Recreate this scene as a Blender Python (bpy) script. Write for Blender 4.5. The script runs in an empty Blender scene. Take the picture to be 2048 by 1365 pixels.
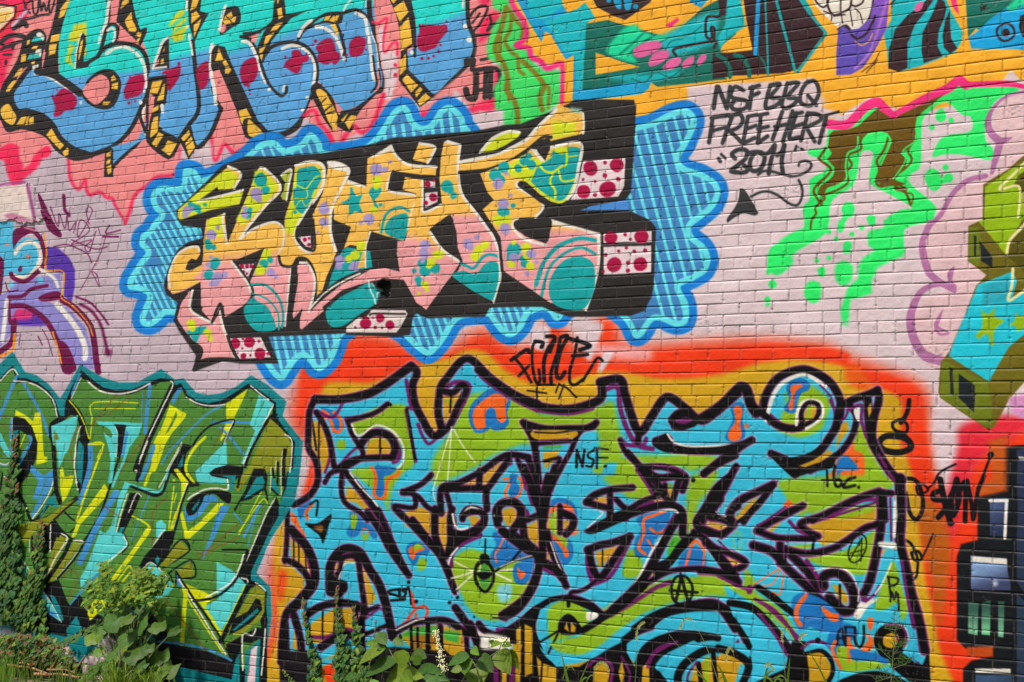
# Graffiti wall: the paint is described as strokes and fills on the wall's own surface and stored per vertex on a real brick relief
import numpy as np, math
X0,Y0,X1,Y1=-360,-240,2420,1640
CW,CH=X1-X0,Y1-Y0
canvas=np.zeros((CH,CW,3),np.float32)
ids=np.zeros((CH,CW),np.int16)
groups=[('brick_wall',None,None)]
PAL={};PATH={}
def hexc(s):
    s=PAL.get(s,s)
    return np.array([int(s[i:i+2],16)/255 for i in (0,2,4)],np.float32)
def catmull(P,closed,n=6):
    # P: list of (x,y,w,corner)
    m=len(P); out=[]
    if m<3: return [p[:3] for p in P]
    rng=range(m) if closed else range(m-1)
    for i in rng:
        p1=P[i];p2=P[(i+1)%m]
        p0=P[i-1] if (closed or i>0) else p1
        p3=P[(i+2)%m] if (closed or i+2<m) else p2
        # corners: kill tangent continuity by using the segment itself
        a=p1 if p1[3] else p0; b=p2 if p2[3] else p3
        L=math.hypot(p2[0]-p1[0],p2[1]-p1[1]); k=max(2,min(12,int(L/3)+1))
        for j in range(k):
            t=j/k;t2=t*t;t3=t2*t
            r=[]
            for c in (0,1):
                m1=(p2[c]-a[c])*.5 if not p1[3] else (p2[c]-p1[c])*.75
                m2=(b[c]-p1[c])*.5 if not p2[3] else (p2[c]-p1[c])*.75
                r.append((2*t3-3*t2+1)*p1[c]+(t3-2*t2+t)*m1+(-2*t3+3*t2)*p2[c]+(t3-t2)*m2)
            r.append(p1[2]+(p2[2]-p1[2])*t); out.append(tuple(r))
    if not closed: out.append(P[-1][:3])
    return out
CLIP=[None]
CAP=None
def put(x0,y0,a,col,gid):
    if CAP is not None: CAP[y0:y0+a.shape[0],x0:x0+a.shape[1]]=a; return
    if CLIP[0] is not None: a=a*CLIP[0][y0:y0+a.shape[0],x0:x0+a.shape[1]]
    h,w=a.shape
    sl=(slice(y0,y0+h),slice(x0,x0+w))
    canvas[sl]+= (col-canvas[sl])*a[...,None]
    if gid is not None:
        s=ids[sl]; s[a>.5]=gid
def box(pts,pad):
    xs=[p[0] for p in pts];ys=[p[1] for p in pts]
    x0=max(0,int(min(xs)-pad)-X0);x1=min(CW,int(max(xs)+pad)+2-X0)
    y0=max(0,int(min(ys)-pad)-Y0);y1=min(CH,int(max(ys)+pad)+2-Y0)
    return x0,y0,x1,y1
def segdist(bx,pts,closed,pad,widths=False):
    """signed-less distance (minus radius) field over box bx"""
    x0,y0,x1,y1=bx
    D=np.full((y1-y0,x1-x0),1e3,np.float32)
    n=len(pts); rng=range(n) if closed else range(n-1)
    for i in rng:
        ax,ay,aw=pts[i];qx,qy,qw=pts[(i+1)%n]
        rr=(max(aw,qw)/2 if widths else 0)+pad
        sx0=max(x0,int(min(ax,qx)-rr)-X0);sx1=min(x1,int(max(ax,qx)+rr)+2-X0)
        sy0=max(y0,int(min(ay,qy)-rr)-Y0);sy1=min(y1,int(max(ay,qy)+rr)+2-Y0)
        if sx1<=sx0 or sy1<=sy0: continue
        gx=np.arange(sx0,sx1,dtype=np.float32)+X0+.5-ax; gy=(np.arange(sy0,sy1,dtype=np.float32)+Y0+.5-ay)[:,None]
        dx=qx-ax;dy=qy-ay;L=dx*dx+dy*dy+1e-9
        t=np.clip((gx*dx+gy*dy)/L,0,1)
        d=np.sqrt((gx-t*dx)**2+(gy-t*dy)**2)
        if widths: d=d-(aw+(qw-aw)*t)/2
        v=D[sy0-y0:sy1-y0,sx0-x0:sx1-x0]; np.minimum(v,d,out=v)
    return D
def fill(pts,col,soft,gid,inset=0,band=None):
    pad=soft*1.5+2+abs(inset)+(abs(band) if band else 0); bx=box(pts,pad); x0,y0,x1,y1=bx
    if x1<=x0 or y1<=y0: return
    par=np.zeros((y1-y0,x1-x0+1),np.int8)
    n=len(pts)
    for i in range(n):
        ax,ay=pts[i][:2];qx,qy=pts[(i+1)%n][:2]
        if ay==qy: continue
        if ay>qy: ax,ay,qx,qy=qx,qy,ax,ay
        r0=max(y0,int(math.ceil(ay-.5))-Y0);r1=min(y1,int(math.ceil(qy-.5))-Y0)
        if r1<=r0: continue
        rows=np.arange(r0,r1);yc=rows+Y0+.5
        xc=ax+(yc-ay)*(qx-ax)/(qy-ay)
        c=np.clip(np.ceil(xc-.5-X0).astype(int)-x0,0,x1-x0)
        np.add.at(par,(rows-y0,c),1)
    ins=(np.cumsum(par,axis=1)[:,:-1]%2).astype(bool)
    D=segdist(bx,pts,True,pad); sd=np.where(ins,-D,D)
    a_=smooth(sd+inset,soft)
    if band is not None: a_=a_*(1-smooth(sd+band,soft))
    if isinstance(col,tuple):
        c1,c2,A,Bp=col; dx=Bp[0]-A[0];dy=Bp[1]-A[1]
        t=((np.arange(x0,x1)+X0+.5-A[0])*dx+((np.arange(y0,y1)+Y0+.5-A[1])*dy)[:,None])/(dx*dx+dy*dy)
        t=np.clip(t,0,1);t=(t*t*(3-2*t))[...,None].astype(np.float32); col=c1*(1-t)+c2*t
    put(x0,y0,a_,col,gid)
def smooth(sd,soft):
    t=np.clip(.5-sd/(2*max(soft,.5)),0,1); return (t*t*(3-2*t)).astype(np.float32)
def stroke(pts,col,soft,gid,alpha=1):
    mw=max(p[2] for p in pts)/2
    bx=box(pts,mw+soft*1.5+2)
    if bx[2]<=bx[0] or bx[3]<=bx[1]: return
    D=segdist(bx,pts,False,soft*1.5+2,True)
    put(bx[0],bx[1],smooth(D,soft)*alpha,col,gid)
def run(dsl):
    ox=oy=0.;s=1.;gid=0;dsoft=.9
    L0=dsl.split('\n'); out=[]; i0=None
    for ln in L0:
        if ln.startswith('h '): i0=len(out); hp=ln.split()
        elif ln.strip()=='h' and i0 is not None:
            blk=out[i0:]; pre=[];pre0=[]
            for b in blk:
                t=b.split()
                if b[:1] in '@s': pre.append(b);pre0.append(b)
                elif len(t)>3 and t[0] in ('L','l') and t[1]==hp[2] and float(t[2])>=24: pre.append(' '.join([t[0],hp[1],str(float(t[2])+float(hp[3])),'~2.2']+t[3:]));pre0.append(' '.join([t[0],'ead9cf',str(float(t[2])+float(hp[3])+14),'~3','^.38']+t[3:]))
            out=out[:i0]+pre0+pre+['s .9']+blk; i0=None
        else: out.append(ln)
    for line in out:
        line=line.split('#')[0].strip()
        if not line: continue
        c=line[0]; tk=line.split()
        if c=='@': ox,oy,s=map(float,tk[1:4]);continue
        if c=='=': PAL[tk[1]]=tk[2];continue
        if c=='g':
            parts=[p.strip() for p in line[1:].split('|')]
            if parts[0]=='0': gid=0
            else:
                key=tuple((parts+['',''])[:3])
                if not key[2]:
                    mt=[g_ for g_ in groups if g_[:2]==key[:2]]
                    if mt: key=mt[0]
                if key not in groups: groups.append(key)
                gid=groups.index(key)
            continue
        if c=='p':
            PATH[tk[1]]=[(ox+float(a)/s,oy+float(b)/s) for a,b in (q.split(',') for q in tk[2:])]; continue
        if c=='k':
            CLIP[0]=None
            if len(tk)>1:
                Q=catmull([(a,b,0,False) for a,b in PATH[tk[1]]],True); m_=np.zeros((CH,CW),np.float32)
                global CAP; CAP=m_; fill(Q,None,1,None,float(tk[2])); CAP=None; CLIP[0]=m_
            continue
        if c=='s': dsoft=float(tk[1]);continue
        col=hexc(tk[1]); i=2; w=None; soft=dsoft; alpha=1
        if c in 'VW': i=3
        if c=='B': ia,ib=float(tk[2]),float(tk[3]); i=4
        if c=='j': jn=int(tk[2]);jdx,jdy=[float(z)/s for z in tk[3].split(',')]; i=4
        if c=='E': ein=float(tk[2]); i=3
        while ',' not in tk[i] and tk[i][0]!='$':
            if tk[i][0]=='~': soft=float(tk[i][1:])
            elif tk[i][0]=='^': alpha=float(tk[i][1:])
            else: w=float(tk[i])/s
            i+=1
        P=[]
        if tk[i][0]=='$': P=[(a,b,0,False) for a,b in PATH[tk[i][1:]]]; i+=1
        for q in tk[i:]:
            cor=q[0]=='!'
            if cor:q=q[1:]
            v=[float(z) for z in q.split(',')]
            P.append((ox+v[0]/s,oy+v[1]/s,(v[2]/s if len(v)>2 else w),cor))
        if c=='d':
            for p in P:
                r=p[2]; K=[(p[0]+r*math.cos(a*.4488)*(1+.05*math.sin(a*.9+p[0])),p[1]+r*math.sin(a*.4488)*(1+.05*math.cos(a*.9+p[1])),0) for a in range(14)]
                fill(K,col,soft,gid)
        elif c in 'VW':
            c2=hexc(tk[2]); A,Bp=P[0],P[1]; Q=P[2:]
            Q=catmull([(p[0],p[1],0,p[3]) for p in Q],True) if c=='W' else [p[:3] for p in Q]
            fill(Q,(col,c2,A,Bp),soft,gid)
        elif c=='f': fill([p[:3] for p in P],col,soft,gid)
        elif c=='F': fill(catmull([(p[0],p[1],0,p[3]) for p in P],True),col,soft,gid)
        elif c=='B': fill(catmull([(p[0],p[1],0,p[3]) for p in P],True),col,soft,gid,ia,ib)
        elif c=='E': fill(catmull([(p[0],p[1],0,p[3]) for p in P],True),col,soft,gid,ein)
        elif c=='j':
            for k in range(jn): stroke([(p[0]+jdx*k,p[1]+jdy*k,p[2]) for p in P],col,soft,gid)
        elif c=='l': stroke([p[:3] for p in P],col,soft,gid,alpha)
        elif c=='L': stroke(catmull(P,False),col,soft,gid,alpha)
        elif c=='o': # outlined smooth closed ring
            Q=catmull(P,True); stroke(Q+[Q[0]],col,soft,gid)

DSL='''
# palette
= K 2e2a28
= CY 1fd8cb
= BL 5ba4da
= PK f18c8a
= RD f62b58
= WH ece4d6
= MR ad0a41
= YE f4bd42
= LI dfc6c9
= GY d6d22c
# ---- base lilac wall with red glow is gid 0
@ 0 0 1
g 0
V c4afb8 dfc8ca 260,0 1250,0 -360,-240 2420,-240 2420,1640 -360,1640


g red_halo_background||pink red-edged background spray behind the blue letters at top left
@ 0 0 4
# pink bg
F PK ~3 -200,-200 !4000,-200 3990,150 3700,500 3560,820 3620,740 3300,800 3100,980 3000,1000 2800,1100 2700,1150 2500,1000 2400,900 2200,1060 2000,1160 1930,1190 1870,1220 1790,1160 1740,1270 1700,1180 1560,1200 1440,1190 1420,1380 1260,1410 1170,1470 1080,1560 1040,1680 1000,1780 930,1620 860,1580 800,1540 720,1560 680,1480 640,1510 560,1420 540,1250 420,1180 360,1200 260,1320 180,1380 150,1240 80,1180 -100,1200
f RD ~6 -60,-60 170,-60 170,60 110,260 110,420 50,560 40,700 0,700 -60,700
f RD ~6 60,-60 240,-60 230,90 200,180 100,170
L RD 60 ~4 -60,1260 0,1230 60,1190 100,1190 120,1260 150,1330 160,1400 260,1340 310,1260 370,1220
F RD ~4 20,1180 90,1150 150,1180 150,1290 180,1380 270,1340 200,1420 110,1500 60,1400 30,1290 -20,1280 -20,1220
F RD ~3 300,1220 370,1170 410,1200 380,1260 310,1270 270,1340 250,1300
L RD 24 ~3 545,1250 550,1330 560,1420 600,1500 640,1510 680,1440 690,1520 720,1560 800,1540 850,1580 900,1590 920,1640 1000,1780,12
L RD 26 ~3 1000,1790 1040,1680 1080,1560 1180,1480 1250,1420 1380,1400 1430,1360 1440,1200
L RD 28 ~3 1690,1100 1700,1220 1730,1280 1790,1160 1840,1200 1870,1230 1930,1200 2000,1160
F LI ~10 1480,1180 1680,1250 1660,1130 1500,1240 1560,1300 1440,1330
g blue_lettering|letter|blue letter S with a diamond of maroon dots and yellow striped edges
W CY BL 700,575 705,635 !575,-60 500,180 465,380 460,600 285,570 230,530 150,640 100,750 140,880 330,900 420,1000 560,1150 700,1220 860,1190 1000,1080 1110,900 1165,800 1190,620 1170,450 1100,360 980,340 920,360 945,230 900,190 860,210 870,60 !890,-60
f BL ~4 240,520 150,630 90,770 300,900 420,720 640,740 520,640 330,560 290,560
f PK 930,-60 960,-60 950,100 930,200 985,200 1080,350 940,350 900,345 950,230 930,180 900,180 890,120
# yellow strip left
f K 465,-60 580,-60 540,60 500,200 470,330 465,440 470,620 330,540 345,420 400,260 440,110
f YE 530,10 560,0 540,60 510,130 465,155 480,80
f YE 410,290 480,268 470,330 400,345
f YE 395,360 455,352 440,430 385,445
f YE 540,-60 590,-60 560,5 530,5
f PK 350,380 365,420 340,550 325,545
# small ear left
F K 185,330 240,260 310,235 360,270 370,340 340,440 325,560 230,530 150,600 90,740 0,900 -40,900 10,700 80,580 140,470
f CY 270,300 350,290 355,320 250,340
f 35b5b0 235,430 330,415 325,460 215,480
F WH 290,275 320,262 350,290 345,330 330,310 300,295
f WH 290,400 330,390 330,450 315,455 310,430 280,435
f WH 230,535 310,515 300,560 225,560
f YE 220,325 240,320 235,355 212,365
f YE 265,370 305,365 295,390 250,395
f YE 170,440 210,430 205,490 165,500
f YE 155,550 185,545 160,600 100,625
F YE 60,700 100,650 128,650 100,720 50,735
f YE 0,810 70,760 75,775 20,820
f YE 250,495 280,490 275,515 250,515
f BL 195,600 225,565 330,570 290,610 170,650
L WH 14 ~2 0,870 30,820
# left bottom yellow
F K -40,760 90,770 140,900 230,880 310,920 370,950 430,1040 560,1160 760,1240 620,1290 520,1260 440,1200 350,1090 180,1040 60,1060 0,960 -40,960
F YE 5,880 60,830 100,880 130,940 100,1000 30,960
f YE 130,1000 170,940 215,930 190,1000
f YE 215,940 235,930 220,1000 200,1005
f YE 235,950 270,935 270,990 230,1000
f YE 370,1080 410,1030 515,1160 480,1200
f YE 500,1220 550,1170 545,1240 515,1255
L K 40 850,1200 700,1240 570,1180 480,1100 420,1000 340,930 220,890 140,890 90,770 150,660 240,540
L K 34 850,1200 960,1130 1060,1010 1120,880 1180,740 1185,560 1160,440 1090,370 970,345 880,360 820,400 790,440
L K 30 865,0 870,120 850,220 820,350 790,440 740,480 680,510 640,490
L K 26 850,225 890,195 935,210 940,270 915,350
L WH 26 875,-20 865,60 850,180 830,220 810,270
L WH 18 860,245 890,225 915,240 920,290 905,330
L CY 10 875,260 880,300 860,350
L WH 20 800,300 790,345
f K 655,260 670,250 690,330 680,430 660,500 740,480 700,540 600,550 610,420
f GY ~3 590,200 690,180 690,290 660,260 650,300 560,300
f GY ~3 560,260 690,240 690,330 545,330
f GY ~3 550,350 600,370 560,450 590,540 520,490 540,420
f GY ~3 660,400 690,380 690,430 665,460
f K 655,255 685,290 685,350 665,480 600,560 600,450
f YE 645,330 665,315 655,400 630,480 620,470
L WH 10 655,265 635,310 610,430 600,550
d WH 605,435,11
L WH 22 280,590 350,600 450,650 540,710
L WH 14 580,750 595,770
d WH 645,825,13
L K 60 300,570 430,600 520,660 640,750 
F K 480,620 560,650 660,730 700,640 790,570 880,555 940,600 970,680 940,800 880,870 780,870 690,820 630,740 580,700
F PK 660,740 720,650 800,600 860,630 875,690 860,760 790,830 740,830
f YE 910,605 930,640 890,655 885,625
f YE 895,675 945,660 940,720 890,715
f YE 815,840 830,815 885,815 860,840
L WH 26 850,430 920,385 1000,375 1080,420 1130,480 1160,560 1165,700
d WH 1150,730,14 1125,820,16
L WH 20 1155,840 1140,940 1145,1060
d WH 1165,1075,14
F MR ~2 435,780 490,715 530,715 600,770 615,830 580,880 520,890 480,925 430,935 440,860 420,790
d MR 455,720,8 420,770,10 425,785,12
F MR ~2 1000,700 1040,630 1110,598 1150,610 1155,680 1120,760 1060,780 1010,790 990,740
d MR 1040,620,10 1080,810,10 1030,825,12 1015,780,18
g blue_lettering|letter|blue letter R whose round bowl carries three maroon splats
@ 512 0 4
W CY BL 300,200 330,290 !-450,-60 -450,200 -380,330 -330,380 -250,700 -150,880 0,960 90,1060 230,1050 350,960 430,800 480,640 700,890 760,870 960,700 940,0 !940,-60
@ 0 0 4
g blue_lettering|letter|blue letter A with two yellow and black striped feet
W CY BL 1400,430 1420,500 !1040,-60 1060,60 1110,240 1200,500 1190,640 1300,640 1310,720 1240,860 1280,1000 1290,1040 1440,1130 1510,1000 1560,1190 1680,1060 1760,900 1700,640 1690,400 1700,340 1760,100 !1760,-60
f K 960,-60 1040,-60 1050,30 1110,240 1165,235 1120,350 1020,260 930,170 950,60
f YE 980,10 1035,-20 1030,20 960,75
f YE 1050,95 1060,170 1100,230 1080,255 1030,250 995,170
f YE 1105,255 1135,250 1125,300 1080,285
f YE 1100,310 1125,305 1105,350 1090,340
L K 26 1040,-60 1060,80 1110,240 1165,240 1120,350
f K 1350,290 1355,550 1220,560 1220,520 1270,400
f YE 1310,400 1320,380 1315,410 1300,420
f PK 1250,500 1275,470 1270,510 1240,530
f YE 1290,475 1310,470 1310,510 1280,515
L WH 22 1340,300 1300,340 1265,430 1220,550 
L WH 14 1220,550 1330,538
f K 1190,620 1340,600 1340,700 1330,820 1290,870 1270,1010 1440,1120 1350,1280 1190,1170 1190,1000 1240,780 1190,740
f YE 1220,660 1300,645 1260,750 1195,745
f YE 1300,690 1320,670 1310,800 1255,810
f PK 1180,790 1235,790 1230,850 1180,1000 1170,900
L K 22 1185,720 1180,790 1175,1000 1160,1060
f YE 1220,870 1270,845 1265,880 1215,905
f YE 1230,940 1265,930 1260,1060 1200,1110 1210,1000
f YE 1270,1060 1310,1080 1250,1180 1210,1160
f YE 1320,1120 1415,1150 1360,1250 1290,1200
f K 1300,1100 1340,1120 1310,1190 1285,1200
f BL 1290,1010 1420,1100 1300,1045
L WH 22 1295,845 1300,900
d WH 1295,850,16
f BL 890,1180 1100,1120 1180,950 1150,1070 1180,1110 1080,1180 900,1330
L K 26 1190,1110 1060,1190 910,1330 890,1400
L K 26 1190,700 1170,800 1120,900 1160,1050
f PK 1150,1110 1190,1120 1230,1250 1100,1260 1100,1170
L K 24 1180,1050 1195,1150 1350,1260 1430,1150
f K 840,1210 905,1190 905,1420 830,1420
f YE 850,1230 890,1205 880,1250 850,1260
f YE 855,1280 885,1270 880,1310 850,1320
f YE 850,1340 890,1320 890,1380 860,1400
L K 34 1540,330 1560,540 1590,860 1510,1000 1430,1120
L K 34 1770,870 1680,1080 1570,1180 1510,1010
f K 1510,1000 1570,1180 1510,1280 1430,1120
f YE 1510,1040 1520,1080 1470,1140 1450,1110
f YE 1530,1090 1560,1180 1510,1250 1480,1150
L K 8 1470,1150 1540,1080
L K 8 1480,1180 1550,1120
L K 30 1700,700 1730,800 1765,870
f K 1500,-60 1620,-60 1600,90 1670,110 1620,200 1550,340 1510,180
f YE 1540,0 1600,-20 1570,60 1520,90 
f YE 1530,110 1570,90 1600,130 1530,190
f YE 1550,200 1610,150 1590,220 1550,300
L WH 22 1495,-40 1490,80
L WH 16 1510,280 1530,380 1540,440
d WH 1495,215,16 1515,290,12
f GY ~3 1460,70 1480,110 1360,220 1350,200 1400,120
f GY ~3 1380,230 1490,130 1490,170 1380,270
f GY ~3 1360,290 1490,200 1490,250 1390,330
f GY ~3 1390,310 1480,270 1470,320 1390,340
F MR ~2 1310,570 1400,540 1440,530 1440,600 1380,700 1340,720 1330,600 1300,600
d MR 1430,512,13 1458,600,8
F MR ~2 1570,560 1620,505 1670,500 1670,620 1650,690 1600,715 1575,640
d MR 1597,740,8 1550,510,6
g blue_lettering|letter|blue letter R whose round bowl carries three maroon splats
F K 1800,80 1830,60 1905,60 1925,170 1850,230 1760,280 1780,160
f YE 1800,130 1850,95 1860,130 1890,140 1880,180 1800,200 1780,170
L K 8 1790,160 1840,150 1880,130
L K 8 1800,120 1870,200
F PK 1760,230 1790,195 1810,220 1790,260 1760,260
L WH 22 1805,50 1780,120 1755,240
L WH 30 1695,360 1685,450 1690,600 1710,700 1725,800
d WH 1725,830,18
f K 1720,400 1760,370 1800,380 1830,460 2060,960 2060,1110 1960,1100 1890,880 1850,800 1750,560 1700,560
f PK 1725,600 1750,550 1790,640 1890,880 1880,920 1780,840 1760,760
f YE 1750,390 1790,480 1720,490
f YE 1780,500 1800,470 1830,520 1800,530
f YE 1800,540 1830,530 1850,560 1830,590 1800,590
f YE 1910,890 1970,870 2025,970 1960,1050 1920,960
f YE 1970,1080 2040,1010 2070,1100
L K 24 1710,560 1700,520 1705,420 1740,370
L WH 20 800,300 
f PK 1925,295 2070,270 2040,345
L K 22 1925,297 1990,285 2080,260
L K 26 1925,297 2000,320 2048,400
L WH 26 1940,335 1990,345 2030,400 2048,450
F MR ~2 1920,560 1960,490 2040,460 2065,540 2050,620 2000,670 1960,690 1930,640
d MR 1995,722,10 1998,755,9 1990,690,12
@ 512 0 4
f PK -30,290 20,270 0,340 -40,340
f K 150,-60 220,-60 240,120 410,95 280,150 200,240 120,340 60,500 20,480 0,400 60,260 130,170
f YE 150,-60 190,-60 180,30 145,30
f YE 170,75 205,60 215,140 180,160
f YE 150,200 215,180 170,240 110,255
f YE 80,290 150,260 90,350 60,370
f YE 30,390 80,370 50,420 25,425
f YE 30,440 60,430 45,490
L K 20 -100,270 0,260 80,220 150,150 160,0
F K 90,1050 0,960 -100,960 -80,1100 60,1120
F K -20,960 60,1060 170,1080 290,1020 370,950 360,1010 290,1070 180,1110 60,1110
F YE -60,960 0,1010 60,1060 85,1090 40,1105 -60,1080
L WH 18 10,450 30,560 75,660
L K 24 30,480 70,600 110,680 170,750 210,770 240,740 245,700
L WH 18 225,685 215,730
d WH 105,715,14 410,785,15 372,880,15
L K 30 70,440 120,380 220,345 330,345 420,390 475,480 490,600 460,720 430,820 380,930 290,1030 180,1075 60,1050
L WH 24 210,390 290,365 380,390 440,450 470,540 465,640 445,720
F MR ~2 220,540 240,490 285,460 290,410 340,400 375,440 420,450 415,490 370,510 350,570 310,585 240,540
d MR 235,455,10 240,595,6 330,575,10 405,430,10
L K 22 330,340 360,270 430,200 550,120 640,110 700,110
F K 530,170 560,110 680,100 690,170 650,200 540,190 400,250 340,330 330,300 400,220
f YE 555,135 600,125 580,165 540,170
f YE 620,130 665,125 640,185 580,170
f YE 590,200 640,195 660,260 655,300 620,240
L WH 26 340,290 380,220 440,170
L WH 28 480,220 540,225 620,280 670,370 695,440
L K 22 640,180 670,250 690,330 710,400 700,440
L K 14 700,280 690,340 715,430 720,490
d WH 703,468,16
F MR ~2 490,360 540,320 600,310 630,360 640,410 670,430 660,490 600,500 550,515 490,480 500,420 480,390
d MR 475,330,14 455,360,10 630,490,25 570,505,14
F MR ~2 745,420 750,340 810,290 850,300 880,320 870,380 850,430 800,455 760,450
d MR 725,440,10 880,400,9
L K 30 690,110 800,85 890,140
L WH 28 800,110 870,150 890,250 905,330 920,450 930,560 945,640
L WH 16 890,-60 885,60
L WH 14 760,0 720,50 700,90
L K 40 905,-60 910,130 940,220 980,400 1000,560 1010,690 960,760 800,880 690,910
L BL 12 930,330 980,520 1005,600 1000,690
L WH 10 920,260 960,370 980,540
L K 18 935,450 950,560 965,680 920,740
F K 440,760 480,660 560,720 620,800 650,900 690,920 850,890 780,1020 740,1060 620,1000 600,1040
F YE 480,740 510,715 560,750 580,790 640,900 650,960 600,1010 530,850
L K 12 510,840 560,790
L K 14 540,900 600,850
L K 12 570,910 640,890
f YE 680,960 740,905 730,940 690,980
f YE 760,925 805,930 790,970 770,990 745,1040 710,980
L K 12 750,900 710,970
f PK 440,800 470,850 540,960 600,1040 480,1040 400,900
f PK 850,870 960,760 1030,740 1010,860 900,1010 790,1030 770,990
f YE 610,1010 650,990 640,1050 615,1040
g blue_lettering|letter|rightmost blue letter with a large maroon splat and yellow side strip
f PK 940,-60 1040,-60 1130,180 1150,420 1140,620 1060,700 1010,560 960,300
f LI ~4 970,240 1020,210 1030,400 1130,420 1130,620 1080,800 1020,800 1030,640 990,430
L RD 18 ~2.5 930,180 980,190 1045,150 1040,200 1020,320 1030,420 1100,340 1130,350 1130,440
d RD 1115,520,16 1115,600,18
W CY BL 1450,140 1480,220 !1200,-60 1240,150 1260,360 1220,420 1210,560 1420,770 1560,650 1700,500 1740,330 1700,200 !1680,-60
f K 1040,-60 1220,-60 1265,180 1260,360 1210,400 1220,570 1430,770 1310,860 1140,640 1160,440 1150,250 1120,120
f YE 1080,-20 1140,-20 1100,35 1080,10
f YE 1100,70 1180,10 1220,100 1150,180
f YE 1150,220 1220,140 1240,250 1250,350 1220,370 1160,410
f YE 1150,490 1200,430 1200,550 1150,605
f YE 1170,640 1210,590 1300,680 1240,740
f YE 1270,740 1320,690 1340,710 1280,780
f YE 1290,810 1360,740 1400,780 1310,845
L K 24 1215,-60 1260,160 1270,300 1270,450
d WH 1247,420,16 1675,215,20 1705,320,22
L K 34 1205,570 1320,680 1430,770 1560,650 1700,510 1750,400 1740,300 1700,180 1690,-60
L K 60 1690,490 1720,500
L WH 20 1660,-60 1655,60
F MR ~2 1305,270 1310,215 1370,200 1450,205 1520,200 1530,250 1490,300 1460,340 1440,380 1390,400 1330,415 1290,370 1290,300
d MR 1310,205,12 1335,200,7 1525,175,9 1478,362,10 1460,415,13 1420,450,12 1378,468,13 1328,468,14
g red_halo_background||
L RD 28 ~4 380,930 440,890 480,900 500,980 590,1080 600,1170 660,1160 700,1100 730,1070
F RD ~3 560,1040 620,1110 650,1160 720,1070 730,1090 660,1180 590,1160 555,1080
L RD 34 ~4 790,1010 850,1060 920,1010 980,880 1020,760
F RD ~5 1310,900 1330,860 1420,850 1450,790 1460,820 1420,900 1370,950 1320,950
F PK ~3 1320,860 1420,800 1440,800 1420,850 1330,890
F PK ~4 1430,770 1700,540 1760,400 1780,0 2100,-60 1900,500 1960,850 1720,850 1600,730 1480,790
F RD ~7 1700,860 1890,760 1900,560 1960,560 1940,820 1880,890 1720,900
F RD ~8 1780,320 1800,180 1900,100 1960,150 1900,250 1820,330
F RD ~8 1800,-60 1880,-60 1850,60 1790,20
F LI ~5 1780,900 1880,900 2000,880 1990,1010 1780,1030
g name_tag||black name tag on the pink wall beside the blue letters
= TK 37302f
L TK 22 1720,130 1740,90 1800,50 1850,60 1840,110 1790,200 1730,280 1880,280
L TK 20 1730,190 1790,110
L TK 24 1870,130 1880,190 1850,250 1910,190
L TK 40 1680,510 1740,480 1730,560 1800,560
L TK 50 1760,570 1760,670 1750,780 1700,780 1680,720
L TK 40 1840,560 1830,780
L TK 40 1880,560 1870,780
L TK 34 1800,560 1850,550 1930,560 1950,640 1900,760
L TK 26 1800,480 1860,470
f TK 1770,710 1890,690 1890,720 1770,740
g name_tag||small black name tag in the top left corner
@ 0 0 4
L TK 16 190,10 220,100 
L TK 16 250,0 200,60 240,110
L TK 16 260,10 270,110 300,100 310,0
L TK 18 320,10 330,90 350,30 370,90 400,0
L TK 16 390,20 400,110 440,0
L TK 20 150,170 250,150 330,125 390,120
L TK 40 110,230 190,190 210,210
L TK 40 20,330 80,290 160,290 210,310
L TK 26 0,350 60,380 150,340 200,340
L TK 24 10,400 110,350 100,390
L TK 18 30,440 90,440
F TK 35,490 45,475 60,490 50,525 35,520
f F0D9A8 -60,50 110,60 110,130 0,240 -60,300
f F2C060 -60,110 95,95 80,140 0,200 -60,200
l K 14 -60,60 10,40 130,60 120,140 0,260
l F04030 14 -60,360 0,300 130,150 160,40
l D6C6DC 24 ~3 210,90 100,210

= RO f23c14
= OC d2a11c
g orange_glow||red-orange and ochre spray glow fading into the pale bricks around the aqua and lime letters
@ 0 0 1
F RO ~26 590,860 600,760 640,730 700,670 800,680 860,720 960,660 1020,690 1060,690 1110,640 1160,700 1200,640 1230,640 1260,690 1400,685 1500,680 1640,690 1700,715 1790,745 1850,780 1865,860 1880,950 1900,1000 1960,900 2100,840 2500,830 2500,1700 560,1700 540,1250 545,1120 600,1040 700,1000
F RO ~8 600,745 660,715 760,700 820,710 860,725 960,690 1030,720 1090,690 1140,730 1210,690 1260,700 1400,700 1560,690 1690,705 1700,735 1790,755 1840,790 1850,900 1870,1000 1900,1040 1960,960 2060,940 2400,940 2400,1300 1850,1400 700,1200 620,900
F f5a3a0 ~14 1180,690 1240,690 1300,700 1290,722 1200,715
F LI ~6 1165,650 1205,650 1190,700 1180,730 1170,720
F LI ~5 1070,655 1100,655 1090,700 1060,690
F LI ~4 1195,740 1210,705 1225,710 1200,750
F LI ~14 1846,690 1868,780 1862,860 1880,960 1925,970 1912,900 1940,830 1930,720
F E62a3a ~12 1925,850 2010,830 2060,850 1960,920 1930,1000 1905,1080 1885,1040 1900,960 1915,900
F OC ~8 625,840 640,790 660,765 740,765 800,745 840,730 900,715 930,700 970,705 1010,740 1060,765 1110,765 1170,750 1240,745 1320,757 1400,755 1460,745 1530,725 1620,722 1690,735 1740,770 1800,800 1800,880 1815,920 1835,1000 1850,1150 1875,1280 1890,1500 1300,1500 560,1500 555,1250 550,1080 600,1010 640,960
F RO ~8 1035,730 1080,745 1120,760 1170,745 1190,730 1150,715 1100,715 1040,715
F RO ~8 565,1135 585,1140 590,1180 570,1210 555,1180
F E65a10 ~10 1690,740 1720,735 1740,780 1700,770
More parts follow.
